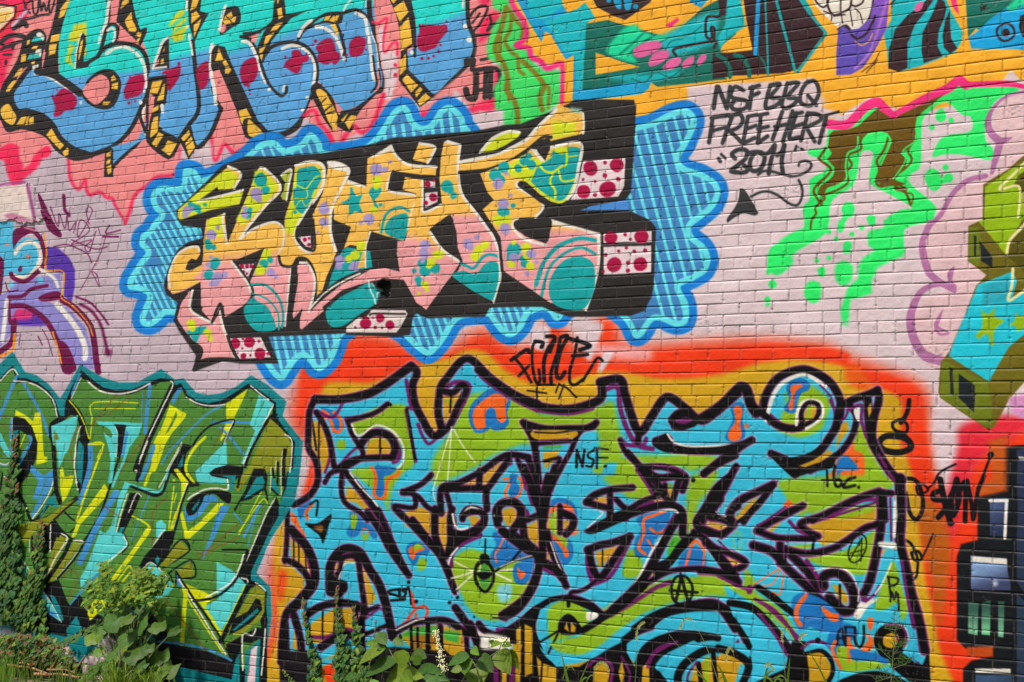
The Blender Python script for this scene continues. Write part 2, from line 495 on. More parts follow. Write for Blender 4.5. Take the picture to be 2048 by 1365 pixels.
F B85A10 ~12 1830,1000 1880,1020 1900,1100 1880,1250 1860,1150

= OR fbb12c
= GN 2ef06d
= OL 6b4f0c
= PK2 f8307f
= DB 3a2a2a
= TT 12a5a8
= DT 14705f
= PU 6450b4
g orange_mural||upper right mural of teal limbs, teeth and a purple chin on an orange ground
@ 940 0 4
f OR 250,-300 5000,-300 5000,600 4432,640 4400,640 4330,560 4230,680 3840,850 3620,900 3400,870 3200,780 2900,960 2860,950 2800,860 2800,740 2640,640 1970,700 1930,900 1850,960 1500,960 1330,990 1300,860 900,840 700,860 750,560 650,530 560,480 480,400 400,380 440,320 440,200 340,60
= BC 18a0cf
= CT 16b9c0
f BC 370,-60 730,-60 740,40 790,120 860,70 920,20 970,90 1000,150 930,180 930,300 900,700 1440,640 1430,710 1380,750 820,815 830,440 770,480 720,410 640,270 600,260 570,340 520,260 470,180 370,0
f CT 450,-60 720,-60 740,50 600,160 480,130
f CT 600,170 860,70 920,20 1000,140 940,180 930,350 840,440 760,420 700,330 620,210
f CT 840,430 930,380 900,720 850,700
f DT 930,190 1100,160 1200,190 1600,300 1850,70 2100,-60 2130,300 2048,400 1990,430 2048,640 1500,700 1420,640 900,720
f OR 1005,420 1240,500 1360,535 1005,598
f CT ~8 1500,300 1900,100 2000,100 1960,350 1650,450 1560,430 1540,380
f CT ~8 1100,620 1300,590 1700,560 1640,620 1450,660 1250,650
f BC 1060,700 1450,640 1430,715 1370,755 1050,790
= GA 18d89a
F GA ~5 1090,400 1220,240 1320,200 1400,260 1600,300 1500,330 1300,400 1330,500 1180,460
L DT 14 ~3 1200,430 1320,330 1400,250
L DT 14 ~3 1260,440 1400,330 1480,280
L DT 12 ~3 1320,440 1460,330
= PC e2609a
F PC 1310,440 1310,390 1370,350 1470,325 1530,330 1530,370 1490,410 1400,450 1340,460
F PC 1430,520 1440,460 1500,410 1580,400 1590,450 1530,500 1460,530
F PC 1545,555 1560,510 1620,465 1685,465 1680,510 1610,555
F PC 1695,540 1710,490 1760,455 1795,455 1780,510 1740,540
F PC 1815,525 1825,470 1860,435 1890,440 1885,480 1850,515
L DT 10 1520,340 1600,300 1750,280 1850,210
L DT 10 1560,400 1610,330 1700,310 
L DT 10 1290,630 1400,660 1480,580 1600,620 1680,560
L DT 8 1340,610 1450,590 1540,560
f PK2 1560,200 1660,140 1675,160 1600,220
= TB 3b2326
f DB 950,-60 1500,-60 1440,20 1300,120 1240,160 1130,120 1020,60
F BC 1150,-20 1200,-20 1210,60 1185,70 1160,40
F BC 1235,-20 1290,-20 1290,50 1275,80 1240,70
d BC 1325,52,20 1110,0,20
f BC 1745,-60 1960,-60 1850,60 1760,20
L TB 22 1650,445 1645,385 1950,330 1950,380 
L TB 22 1950,330 1955,230 1930,220 1935,300 1890,290 1890,150 1930,130 2000,120 2010,0
f TB 1980,-60 2100,-60 2100,130 2000,120
@ 1440 0 4
f CT ~3 60,-60 170,-60 200,210 60,300 0,390 -20,300 40,200
f OR 150,-60 190,-60 255,380 0,410 20,360 130,270 210,220
f TB 180,-60 620,-60 830,240 830,280 620,560 500,590 100,610 -60,640 -60,420 80,420 260,400 210,150
L DT 34 -20,440 40,480 80,560 80,620
L DT 34 120,440 190,470 230,560 235,610
L DT 16 300,440 350,500 380,590
L 12a0dd 34 310,-40 300,120 290,300 285,430
L TT 14 360,-40 370,200 380,420 385,600
L TT 22 450,0 500,200 540,340 600,570
l TT 22 620,-40 700,90 850,270 620,580
f TT 600,-60 650,-60 750,110 700,90
# teeth and purple chin
f F1E6D4 720,-60 1230,-60 1200,150 1130,230 1040,250 960,240 840,130 760,40
L TB 16 760,0 790,40 830,60 860,30 870,-20
L TB 18 855,-20 870,70 910,120 980,100 1040,60 1050,-20
L TB 12 965,0 965,100
L TB 16 1050,40 1090,50 1140,20 1150,-20
L TB 10 1040,80 1060,210
L TB 10 970,110 980,190
L TB 10 1080,70 1120,110 1140,190
L TB 10 830,90 890,120 890,170
L TB 22 1230,-40 1220,60 1190,160 1120,240 1060,260 1010,210 960,230
L TB 12 910,130 1000,120
V 8a56c8 PU 1340,0 1000,400 1240,-60 1360,-60 1330,240 1240,400 1150,540 1050,600 930,605 930,420 945,240 990,205 1040,240 1110,230 1200,150
L C87FD0 16 ~4 1330,20 1260,250 1190,430 1080,550
L TB 20 1050,280 1100,310 1170,270 1220,180 1240,130
L TB 12 940,240 990,210 1040,250
L OR 8 1080,330 1130,365 1190,330 1220,270
L TB 8 1275,420 1230,500 1135,580
L TB 8 1260,480 1170,588
f CT 1370,-60 1780,-60 1940,250 1940,320 1880,420 1600,530 1430,575 1350,550 1330,380 1310,280 1370,160
L TB 14 1370,30 1400,0
f TB 1690,-60 1620,40 1500,120 1400,240 1370,330 1350,400 1345,550 1430,575 1500,545 1500,350 1560,200 1650,90 1750,-60
f TB 1750,-20 1700,110 1620,260 1610,400 1630,505 1780,450 1740,370 1750,250 1790,150 1810,80 1800,20
f TB 1840,80 1800,160 1780,290 1790,380 1840,430 1900,390 1850,310 1840,190
F PC 1555,90 1560,50 1600,15 1625,20 1620,60 1590,95
f OR 1790,-60 1960,-60 2000,200 1960,330 1930,400 1940,250 1850,100
f PK2 1830,-60 1880,-60 1915,130 1860,60
@ 1440 0 4
f DT 1960,-60 2800,-60 2800,200 2150,260 2048,230 1985,300
f 12a4dc 1985,300 2048,260 2180,140 2350,30 2800,-60 2800,380 2432,405 2350,395 2010,390
F GA ~4 2300,60 2420,-40 2440,20 2350,90
f TB 2080,60 2140,30 2120,80 2090,90
d TB 2285,258,80
d 12a4dc 2285,258,60
d TB 2285,262,34
f TB 2400,130 2470,100 2480,300 2420,300 2390,220
# pink edge
L PK2 70 -90,1100 
= P3 f72f7d
g green_ghost_shapes||bright green drips with olive hair under a pink zigzag edge on the pale bricks
@ 1440 0 4
f LI ~4 -260,690 640,640 740,620 800,720 810,860 960,900 940,950 870,950 870,1400 0,1500 -260,1300
@ 1536 160 4
L LI 100 ~10 -100,200 400,180
F GN ~1.5 !480,400 600,380 !860,200 !1000,270 1200,170 !1500,40 !1520,10 !1560,60 !1980,60 2000,90 1850,150 1780,230 1740,330 1740,480 1800,560 1780,640 1660,620 1540,600 1410,600 1330,620 1315,600 1400,460 1620,410 1620,300 1550,280 1420,180 1290,260 1230,360 1220,680 1140,760 1140,830 1330,1000 1330,1080 1300,1130 1100,1190 1085,1320 1090,1380 1000,1400 830,1340 800,1300 810,1210 930,1180 960,1100 1060,1040 1150,1020 980,920 830,840 810,760 840,600 800,570 740,600 700,800 640,880 560,920 500,1000 480,1180 420,1260 250,1350 100,1450 0,1560 -10,1500 20,1350 120,1290 280,1190 280,1020 330,960 330,830 340,790 460,720 440,650 330,600 330,560 450,545 470,480
d GN 1310,385,24
F GN 1340,310 1350,260 1390,230 1420,270 1420,320 1380,345
d GN 1465,327,24
d GN 1315,780,68 1330,830,55 1420,700,25 1445,780,38 1400,800,30
@ 1536 160 4
g green_ghost_shapes|dot|
F GN 590,1060 600,1000 640,980 685,1000 690,1060 650,1105
F GN 555,1200 560,1140 590,1120 615,1150 600,1210 570,1220
d GN 485,1215,20 545,1270,18 672,1235,20 750,1183,22 825,1115,36 830,1140,30
g green_ghost_shapes||
@ 1536 440 4
d GN ~2 635,205,38 630,240,30 485,95,20 545,155,16 390,320,20 487,300,20 428,405,32 430,430,28 35,515,34 -5,640,24 -5,680,16
F GN ~2 600,30 590,-20 620,-60 640,-20
F GN ~3 290,560 310,510 355,490 410,510 425,570 410,640 360,670 300,630
F GN ~4 535,420 545,360 600,325 660,350 680,410 660,490 600,530 545,490
f GN ~4 1085,0 1080,290 1000,320 880,380 830,480 830,590 740,620 660,640 650,720 630,810 590,800 580,720 620,600 640,540 720,470 720,370 760,300 850,240 920,100 930,0
F GN ~5 0,300 40,220 140,180 260,200 330,170 200,280 200,340 120,420 60,440 10,400
F GN ~3 90,190 160,120 300,60 400,60 360,160 250,220 
f GN ~10 600,760 640,760 630,840 600,840
@ 1536 160 4
L P3 76 480,355 570,365 640,355 700,300 780,220 870,180 920,220 1000,290 1090,250 1250,160 1420,80 1480,40 1530,0 1580,40 1640,40,50 1900,30,50 2060,60,36 2300,120,20
l P3 40 1460,60 1525,-10 1590,55
f OL 490,440 520,410 640,400 720,370 870,230 1000,320 1100,260 1260,180 1410,120 1250,250 1190,310 1175,400 1190,480 1120,560 1060,590 1110,640 1100,700 1030,780 1010,800 1100,830 1060,850 900,850 870,800 880,720 900,650 950,560 980,480 960,430 900,415 800,430 760,470 720,540 640,600 640,700 620,800 560,840 470,870 440,930 390,920 400,840 520,770 530,700 470,640 510,590 480,540
= GO 6a5a12
L OL 22 460,550 420,610 410,640 500,710 470,770 400,830 365,890 400,960 430,1000
L OL 18 440,920 450,960 380,1020 385,1070 350,1120 340,1190
L OL 20 760,440 740,500 740,560 640,610 670,680 630,740 640,820 560,880 450,920
L OL 22 970,440 930,560 870,650 890,720 865,810 900,850 1030,830 1020,870 1100,900 1140,1000
L OL 18 1180,480 1120,570 1150,640 1100,710 1010,780 1050,840 1110,870 1090,880 1030,860
L OL 12 1110,900 1160,920 1150,990
L GN 12 490,590 440,620 520,710 500,780 420,840 390,900 410,950
L GN 14 720,460 710,550 640,590 620,700 630,780 590,830 480,870
L GN 14 960,450 980,500 940,600 900,680
L GN 10 1180,450 1170,500 1080,570 1100,640 1050,730 1000,790
L OL 12 430,880 440,930 400,1000
g green_ghost_shapes|drip_patch|green patch with olive drips beside the name tag
= G2 40dd66
@ 940 0 4
f G2 ~5 170,-60 330,-60 360,60 460,200 480,290 440,330 350,360 480,400 520,520 600,570 720,560 720,810 620,900 480,1010 270,1000 270,890 200,870 190,700 260,600 230,520 140,470 130,370 180,220 260,110 180,60
= OB 86781a
L OB 40 ~3 290,60 260,200 240,260 200,400 260,500 300,620 290,720 350,800 380,900 380,980
L OB 30 ~3 300,70 370,170 420,230 410,300 
L OB 30 ~3 330,120 320,240 280,330 330,420 380,460 390,560 430,600
L OB 40 ~3 420,490 520,590 590,680 560,780 580,880
L OB 24 ~3 590,700 630,700 625,860
L OB 30 ~3 230,260 240,400 220,480
L OB 26 ~3 310,680 310,800
L P3 44 ~3 320,-40 350,60 430,180 450,280 420,330 370,370 470,390 490,460 560,490 620,550 720,510 740,560,34 735,820,34
g festival_message||black handwritten message with the year 2011 and a long arrow on pale bricks
@ 1400 150 4.403
= TX 39393a
s 1.1
L TX 40 150,110 130,220 120,300
l TX 40 160,110 235,300
l TX 38 235,300 265,110
L TX 38 380,140 310,110 270,170 290,210 400,230 420,260 390,300 310,310 275,280 300,230
l TX 38 460,110 435,300
l TX 37 440,120 520,95
l TX 35 440,200 520,160
L TX 37 620,90 590,200 575,280 600,300 690,260 710,210 620,200 680,120 700,80 620,90
L TX 37 770,75 740,190 720,270 760,300 840,250 850,210 770,200 860,90 850,70 770,80
L TX 37 950,60 900,130 880,210 900,260 980,270 1040,190 1040,110 1000,55 930,80
l TX 35 950,185 1025,270
l TX 38 110,390 80,600
l TX 37 100,385 250,360
l TX 35 100,500 230,465
L TX 37 280,380 240,480 200,605
L TX 37 260,370 350,350 375,410 330,470 250,500
L TX 37 260,500 330,560 380,600 480,560
l TX 37 420,380 380,600
l TX 35 420,370 500,355
l TX 35 410,480 490,450
l TX 37 535,370 510,600
l TX 35 520,360 595,345
l TX 35 510,480 600,460
l TX 37 510,600 595,545
l TX 37 725,330 640,570
l TX 35 660,460 800,430
l TX 37 815,325 730,590
L TX 37 850,340 810,460 790,560 870,550
l TX 35 840,350 900,335
l TX 35 820,460 910,430
l TX 37 945,350 890,580
L TX 37 950,340 1040,350 1060,400 920,470
l TX 37 940,470 1010,590
l TX 37 1110,370 1050,600
L TX 24 1000,345 1080,360 1220,325
l TX 26 185,700 222,735
l TX 34 162,740 180,765
l TX 26 850,630 838,665
l TX 24 892,652 905,658
d TX 870,640,7
L TX 40 310,740 280,700 340,660 410,670 400,740 330,800 275,850 390,860 420,830 390,800
L TX 40 490,680 450,740 440,820 480,850 540,820 570,740 550,690 490,680 420,690
L TX 40 540,700 600,690 660,620 620,780 605,870
L TX 40 680,710 720,680 745,620 720,760 730,860
L TX 24 510,880 560,850 620,850 700,870 800,895 880,885 960,840 980,790 940,760 880,770 870,800
L TX 24 870,930 900,1010 890,1100 850,1150 780,1130 700,1070 620,1030 540,1030 450,1070
F TX !350,1000 390,1010 450,1100 !515,1220 480,1240 380,1220 300,1260 !240,1305 240,1260 310,1160 340,1080
s .9
g cloud_piece||pale pink cloud puffs outlined in mauve beside the lime and teal blocks
= CL e5bfc0
= MV b5729f
@ 1536 160 4
f CL ~2 2100,90 1920,130 1810,250 1800,400 1900,470 1870,600 1850,700 1750,760 1520,850 1420,1060 1300,1180 1230,1400 1350,1540 1480,1660 1250,1750 1180,1900 1150,2080 1250,2280 1400,2330 2400,2300 2400,90
L MV 26 2100,95 1920,130 1800,230 1760,330,50 1780,420,60 1860,490,60 1950,460,8
L MV 60 1860,490 1830,600 1790,740,30
L MV 40 1740,765 1600,800 1500,880 1440,970 1380,1080 1280,1180 1240,1280
L MV 50 1300,1140 1240,1280,50 1240,1380,60 1290,1540,60 1420,1640,50 1490,1640,30
L MV 30 1480,1660 1490,1690 1400,1640
L MV 60 1460,1640 1480,1660
@ 1536 440 4
L MV 40 1490,370,6 1460,430,50 1460,500,30 1470,550,8
L MV 50 1460,510,40 1320,520,40 1220,580,50 1160,700,62 1140,820,70 1170,960,70 1250,1080,80 1370,1120,80
L MV 20 1400,720,4 1355,820,40 1350,860,30 1440,900,6
L MV 20 ~3 1340,880 1380,920 1440,910

= BO 147fd4
= AQ 66e0e8
= MB 4486c0
= OY f7be52
= PP f0a2a2
= LM d5df22
= TE 12a3a2
= LV a794c6
g striped_burst||blue burst with aqua hatching behind the yellow and pink letters
@ 0 0 1
p H 370,337 390,340 410,355 480,320 519,287 549,282 569,297 599,287 617,267 629,270 642,287 652,302 719,295 749,275 767,250 787,220 807,210 819,220 827,240 844,252 862,245 879,220 897,210 912,217 927,235 937,257 1000,300 1200,290 1265,255 1303,244 1342,225 1373,219 1391,235 1389,258 1373,293 1358,317 1370,334 1405,346 1432,364 1440,387 1428,414 1401,438 1383,453 1385,471 1409,492 1420,516 1412,543 1389,559 1362,571 1362,582 1375,606 1377,633 1370,649 1350,653 1319,641 1303,645 1284,672 1268,674 1245,637 1180,600 1130,627 1122,637 1110,640 1100,627 1090,620 1075,622 1057,632 1045,655 1027,672 1012,672 997,660 982,640 972,632 925,637 907,650 895,670 880,692 862,710 850,710 830,695 810,675 797,665 740,640 687,670 677,690 665,720 645,740 630,740 620,727 607,715 595,720 580,740 565,760 550,755 530,727 480,640 347,629 330,630 320,640 302,652 285,650 280,635 287,615 295,592 277,582 257,577 257,560 267,542 280,522 292,505 280,490 282,472 297,460 307,445 320,430 310,420 302,400 307,382 325,372 360,372 365,352
E BO -17 ~2.2 $H
F MB ~1.5 $H
k H 2
j AQ 12 12.5,-1 5 ~1.2 262,540 320,660
j AQ 11 12.5,-2 5 ~1.2 290,455 380,620
j AQ 8 13,-3 5 ~1.2 318,385 370,470
j AQ 6 15,-2 5 ~1.2 378,350 410,430
j AQ 10 18,-3 5 ~1.5 520,290 536,330
j AQ 12 19,-4 7 ~1.5 748,260 758,330
j AQ 9 19,-3 5 ~1.5 860,230 872,290
j AQ 10 17,0 6.5 ~1.3 545,660 568,760
j AQ 12 16.5,0 6 ~1.3 800,620 836,720
j AQ 12 16,0 6.5 ~1.3 980,610 1005,680
j AQ 14 22,0 6 ~1.3 1190,140 1340,680
k
B AQ -1 11 ~1.5 $H
g yellow_and_pink_lettering||block letters with black three-dimensional sides and polka-dot end faces
@ 0 0 1
f K ~1.6 352,420 375,400 445,330 490,313 570,312 650,305 732,290 790,275 830,272 950,262 1010,250 1040,248 1120,215 1150,200 1200,198 1268,200 1272,215 1268,300 1262,385 1250,400 1225,412 1160,420 1258,420 1300,440 1312,455 1308,570 1303,595 1288,622 1260,632 1140,634 1110,625 1085,614 980,616 970,634 855,637 832,627 815,645 792,672 700,667 537,674 557,728 482,727 445,722 392,742 385,740 392,712 360,665 347,642 352,627 355,605 332,590 327,570 335,540 345,517 355,500 375,485 405,477 402,457 365,452 355,440
f 4b8fd8 1162,421 1180,413 1248,400 1262,411 1256,418
@ 1100 180 2.56
f E9D4D4 170,365 385,350 380,490 350,545 105,562 130,520 150,450
f E9D4D4 272,735 520,722 520,778 275,785
f E9D4D4 275,805 518,797 518,935 275,945
d MR ~1.5 207,402,37 342,385,35 172,520,36 295,507,42 312,757,34 468,750,36 328,895,38 463,893,37
d MR 282,374,10 281,438,13 349,456,12 230,469,8 231,536,11 169,458,8 385,740,10 412,764,9 352,826,9 391,810,9 432,827,10 487,822,11 399,885,11 399,925,12 285,845,10 272,930,9
= D2 f0b84a
g yellow_and_pink_lettering|letter|yellow and pink letter K with a polka-dot triangle in its fork
@ 220 280 4
f OY 545,560 920,235 960,215 1045,270 990,385 870,400 860,370 700,490 1065,400 1035,515 800,560 560,640 540,620
f LM ~3 545,560 900,250 960,240 1030,290 980,385 870,400 860,370 700,490 1065,410 1035,515 800,560 560,640
d TE ~2 660,540,35 700,550,30 640,510,20 760,518,15 715,580,15
d LV ~2 615,565,38 600,600,25 655,550,18
L WH 20 945,212 1045,270 990,385
L WH 18 700,492 850,455 1065,400
f OY 770,640 915,590 940,830 1190,220 1240,230 1370,380 1340,430 1040,790 1270,660 1350,670 1395,740 1385,850 1350,930 1370,1000 1230,900 1000,965 740,985 750,800
V OY PP 1100,850 1120,1010 750,800 940,820 1250,860 1000,965 1110,1140 1140,1220 1100,1300 920,1430 910,1330 890,1310 820,1470 730,1370 720,1140 600,1210 500,1235 460,1190 460,1080 520,930 600,860 680,850 720,880 710,960 740,980
V OY PP 1250,860 1260,980 1230,870 1380,860 1350,930 1370,1000 1450,1015 1445,1100 1400,1490 1180,1530 1100,1430 1070,1350 1140,1250 1140,1220 1110,1140 1180,1000
F OY 470,1190 470,1080 520,940 600,870 680,855 715,880 710,960 640,960 620,1040 720,1000 740,980 720,1060 680,1090 680,1120 720,1140 600,1190 520,1225
f LM ~3 1160,250 1220,240 1350,370 1320,420 1160,600 1060,690 1010,640 1130,400
f LM ~3 780,640 900,600 915,700 880,760 780,790
f LM ~3 1230,880 1280,870 1290,950 1230,1080 1160,1080 1190,990
d TE ~2 1205,320,52 1245,400,35 1210,290,30 1100,600,35 1120,560,20 790,850,30 830,860,22 780,820,25 790,1080,40 830,1000,40 850,980,35 1230,990,35 1280,960,25
d LV ~2 1170,430,50 1190,480,25 1075,600,32 1080,550,20 810,760,42 860,700,18 810,1150,20 860,1100,42 920,1080,25 840,1140,35 785,1000,22 810,940,16 1285,1060,36 1330,1090,18
d LM ~2 1200,1040,40 880,760,25
L WH 20 915,595 900,640 935,830
L WH 20 1200,225 1250,240 1365,385 1250,520 1120,680 1040,790
L WH 18 1040,795 1150,715 1280,665 1350,670 1390,730 1385,840 1350,920 1365,1000
L WH 18 1400,1020 1448,1020 1435,1150 1400,1490
L WH 16 480,1180 470,1080 530,930 620,865 700,855 715,890
L WH 16 630,1040 700,1010 735,985
f K 735,1000 640,1045 605,1035 620,980 650,950 690,960 730,900 745,880
f K 725,1135 600,1205 500,1245 660,1230 650,1350 790,1450 830,1470 730,1360
f K 990,970 1235,865 1110,1160
f E9D4D4 1030,1000 1150,990 1100,1115
d MR 1055,1010,18 1095,1010,16 1130,1010,16 1070,1055,13 1095,1070,10 1090,1100,7 1040,1030,8
L K 26 990,970 1110,1140 1140,1230 1090,1320 920,1430
L WH 18 975,980 1090,1130 1125,1215
f K 920,1430 1110,1300 1110,1440 1200,1540 1170,1560 930,1570
F TE 1075,1340 1140,1260 1180,1290 1260,1340 1310,1440 1320,1520 1180,1530 1090,1440
L TE 14 1140,1230 1250,1270 1340,1380 1350,1520
L TE 20 1130,1160 1250,1165 1350,1270 1385,1400 1375,1500
g yellow_and_pink_lettering|letter|yellow and pink letter K with a polka-dot triangle in its fork
@ 220 480 4
f PP 530,600 560,500 600,430 665,400 640,550 700,600 820,670 885,570 905,680 950,790 1000,940 860,940 700,980 730,880 560,690
L WH 20 660,405 640,550 730,620 835,670
L WH 20 885,570 895,660 940,790 1000,940
L K 22 815,660 880,510 905,620
f TE 610,730 720,690 770,690 770,720 720,760 690,830
d LM ~2 650,670,38 660,710,25 780,740,32 800,790,22
L K 26 530,600 560,500 610,430 
L K 30 520,640 640,800 730,880 690,1000 670,1040
L K 28 680,1010 760,960 900,950 1020,960
f E9D4D4 960,790 1205,780 1285,940 1030,950
d MR ~1.3 1003,830,42 1115,820,44 1200,910,46 1068,928,24 1065,795,10 1190,812,12 1060,868,10 1123,922,10 1263,912,13 1022,905,8
L K 26 940,770 980,880 1030,960
g yellow_and_pink_lettering|letter|letter U, lime and teal on its left stem and orange-yellow on its right
@ 220 280 4
f OY 1480,210 1600,180 1690,195 1715,270 1690,400 1600,530 1500,690 1480,770 1530,860 1600,895 1630,860 1620,600 1700,430 1740,260 1740,170 1800,170 1915,240 1890,320 1790,520 1760,600 1760,750 1810,890 1790,960 1730,1100 1700,1210 1640,1270 1640,1120 1560,950 1490,945 1460,1005 1370,1000 1350,920 1400,830 1395,640 1440,490 1460,420
f LM ~3 1490,230 1680,210 1700,300 1640,440 1490,700 1470,760 1400,740 1400,650 1450,480
F TE 1500,250 1560,220 1640,215 1690,290 1670,360 1620,430 1590,540 1540,590 1480,540 1465,400 1490,380
L LM 9 1470,350 1530,380 1570,390 1640,300 1690,290
L LM 9 1570,390 1580,440 1560,470 1480,470
L LM 7 1480,540 1530,480 1560,530 1600,500
d TE 1480,578,16
f A9B43A 1365,290 1450,235 1410,480 1380,480 1365,450 1390,400 1400,340
L WH 16 1370,282 1450,238 1430,360 1410,485
L WH 24 1485,205 1600,175 1690,195 1715,270 1690,400 1600,530 1500,690 1485,790 1530,870 1600,895
L WH 24 1745,185 1830,190 1910,240 1880,330 1795,500 1765,600 1765,750 1805,885
f WH 1740,165 1910,230 1915,260 1850,250 1745,225
L K 20 1500,700 1490,780 1540,850 1600,880 1640,860 1625,640
f K 1500,700 1620,500 1625,860 1560,850
f E9D4D4 1505,780 1605,770 1605,860 1560,850
d MR 1558,800,17 1592,790,11 1590,838,14
d LV ~2 1710,555,45 1710,660,38 1665,740,12 1720,520,25
L K 22 1350,930 1365,990 1400,1010 1460,1005 1500,945 1570,950 1620,1020 1645,1130 1640,1270
f K 1450,1010 1500,980 1470,1400 1420,1520 1405,1500 1445,1100
@ 220 480 4
f PP 1500,200 1540,175 1610,230 1640,320 1630,480 1580,600 1545,680 1520,715 1515,600 1470,640 1460,600 1500,360
L WH 18 1520,180 1580,190 1630,290 1635,400 1590,590 
f PP 1580,600 1680,500 1850,360 1990,290 2080,240 2200,230 2340,260 2350,320 2200,310 2060,340 1880,420 1710,570 1530,720 1520,690
L WH 14 1600,560 1700,440 1850,340 2000,270 
L K 20 1640,480 1760,370 1870,310 1970,260 2060,240
f TE 1735,400 1780,260 1860,80 1900,60 2080,90 2100,220 1990,245 1850,305 1740,385
d LV ~2 1840,160,40 1830,210,30 1960,210,42 2010,190,30 1930,220,25
d LM ~2 1910,150,30 1960,120,40 2010,60,40 
F TE 1730,560 1830,470 1980,390 2070,345 2130,400 2130,500 1990,600 1880,680 1790,700 1740,660
f K 1710,570 1880,430 2060,345 1990,360 1850,410 1700,540
f K 1460,640 1540,550 1530,600 1500,700 1460,720
f E0CFC8 1890,700 1990,620 2040,625 2100,560 2360,565 2390,600 2290,740 1890,740
f K 1900,745 2300,745 2380,590 2430,590 2400,760 2280,775 1880,760
L K 16 2080,600 2120,590 2360,592
d MR ~1.3 2045,670,45 2160,625,36 2240,678,36 2045,640,30 1963,700,9 2102,625,9 2120,700,14 2175,702,10
g yellow_and_pink_lettering|letter|letter T with a teal star on its left arm
@ 700 200 4
f OY -20,640 130,690 140,470 320,365 370,450 470,520 690,545 685,605 560,600 345,570 300,725 525,765 515,830 480,1000 430,1130 260,1080 170,1050 125,1180 125,1340 60,1350 110,1180 0,1160 -50,1190 10,1020 -130,960 -130,840
f WH 140,470 320,365 340,400 240,440
f OY 500,480 550,345 680,370 670,430 620,510
L WH 20 560,348 675,372 660,440 620,505
L WH 20 330,370 370,450 470,520 690,540
f WH -20,640 120,690 120,705 -20,670
L WH 20 330,590 310,725 525,768 510,850 470,1010 430,1130
L WH 14 160,1055 125,1180 125,1340
L K 14 345,570 330,600 310,715 
f K 350,570 440,600 420,715 310,715
L K 16 540,760 530,830 480,1010 430,1135
f TE 10,700 50,770 105,750 70,830 100,910 40,890 -10,930 -10,840 -80,830 -10,790
f TE 0,700 20,700 35,800 10,820
F TE 150,740 190,690 250,710 230,770 200,800 230,860 200,860 180,800
d TE 245,838,16
d LM ~2 215,650,40 210,690,28 190,880,30 90,1160,35
d LV ~2 210,560,52 280,560,25 320,500,16 150,955,45 85,985,18
F TE 280,1060 310,960 380,920 460,920 450,1060 420,1120
L TE 22 250,1060 280,930 350,870 410,860 470,890
g yellow_and_pink_lettering|letter|letter H with two black leaf-shaped gaps and a swoosh reaching over the E
V OY PP 600,1080 560,1180 440,620 590,645 585,900 740,835 860,900 800,920 640,1030 630,1060 740,1190 875,1280 870,1340 780,1450 610,1680 530,1620 470,1510 400,1390 375,1230 380,1130 440,1130 520,810 530,750 420,720
V OY PP 900,880 900,960 750,340 885,370 870,500 875,640 910,770 1050,950 1150,1080 1190,1200 1205,1350 1200,1470 1150,1620 830,1420 880,1330 900,1280 860,1180 850,1050 810,930 740,835 730,800 715,640 725,480
f WH 750,340 780,320 890,355 885,375
L WH 22 880,370 865,500 870,640 900,760 1040,950 1140,1090 1185,1200
L WH 18 1190,1200 1200,1400 1150,1620
f OY 880,490 1160,430 1400,330 1520,200 1660,60 1700,50 1870,100 1870,270 1600,330 1590,300 1500,330 1420,390 1280,480 1100,550 875,570
f LM ~6 1620,170 1800,180 1800,270 1620,310
f 9ac9b8 ~5 1770,60 1850,70 1850,110 1760,90
L WH 26 880,500 1160,440 1400,325 1500,220 1650,80
L WH 16 1865,110 1872,200 1865,270
f LM ~2 1035,430 1130,300 1280,240 1370,260 1340,310 1250,360 1150,410
L WH 22 1040,425 1140,310 1260,255 1355,260
L K 26 1050,440 1180,415 1320,330 1360,310
L K 24 875,580 1090,560 1280,490 1420,400 1540,300 1610,300
f K 640,1030 790,920 830,990 850,1080 860,1170 840,1260 740,1180
L WH 22 640,1060 740,1200 870,1290
L K 20 880,1270 885,1310 790,1450 620,1680
f K 595,615 690,640 715,640 735,830 595,890
f E9D4D4 600,650 680,655 680,700 600,700
f E9D4D4 600,745 700,735 700,815 600,865
d MR 620,675,25 668,645,12 665,780,34 608,825,18
L WH 18 575,650 580,780 590,900 730,838
d TE ~2 775,690,48 800,720,30 830,765,28 580,1310,40 600,1370,45 680,1350,40 545,1440,28 515,1370,20 550,1475,20 
d LV ~2 600,1160,42 590,1230,42 580,1290,20 945,1150,42 1015,1100,22 960,1180,25
d LM ~2 700,1240,40 650,1300,35 730,1230,25 630,1330,25 1000,1250,38 1080,1160,35 1030,1200,40 600,1480,30 615,1520,18 550,1550,14
F TE 830,1420 880,1370 950,1370 1010,1390 1080,1310 1150,1290 1200,1340 1190,1440 1150,1610
L PP 12 880,1340 940,1370 1000,1380 1060,1300 1130,1270 1190,1290
L TE 24 890,1310 940,1330 990,1345 1060,1260 1120,1235 1180,1250
L WH 18 1190,1240 1200,1400 1185,1500 1150,1620
L K 34 1060,900 1140,1020 1195,1130 1215,1300 1225,1380
g yellow_and_pink_lettering|letter|letter E with teal turtle-shell cells in its upper arm and a teal dome in its foot
V OY PP 1400,990 1400,1080 1040,590 1120,560 1400,440 1440,400 1560,490 1600,380 1840,345 1830,560 1800,700 1720,810 1640,820 1540,770 1440,700 1340,650 1340,700 1550,830 1480,940 1330,950 1310,1010 1400,1090 1570,1150 1610,960 2010,1070 2005,1300 1960,1560 1890,1680 1800,1680 1600,1620 1550,1590 1230,1370 1205,1100 1060,880 1150,800 1100,740
f LM ~3 1250,540 1380,450 1500,470 1570,500 1640,390 1820,390 1820,560 1780,700 1700,800 1620,800 1340,620 1240,600
F TE 1560,500 1610,460 1640,400 1830,390 1820,560 1740,760 1650,800 1440,660 1460,620 1520,520
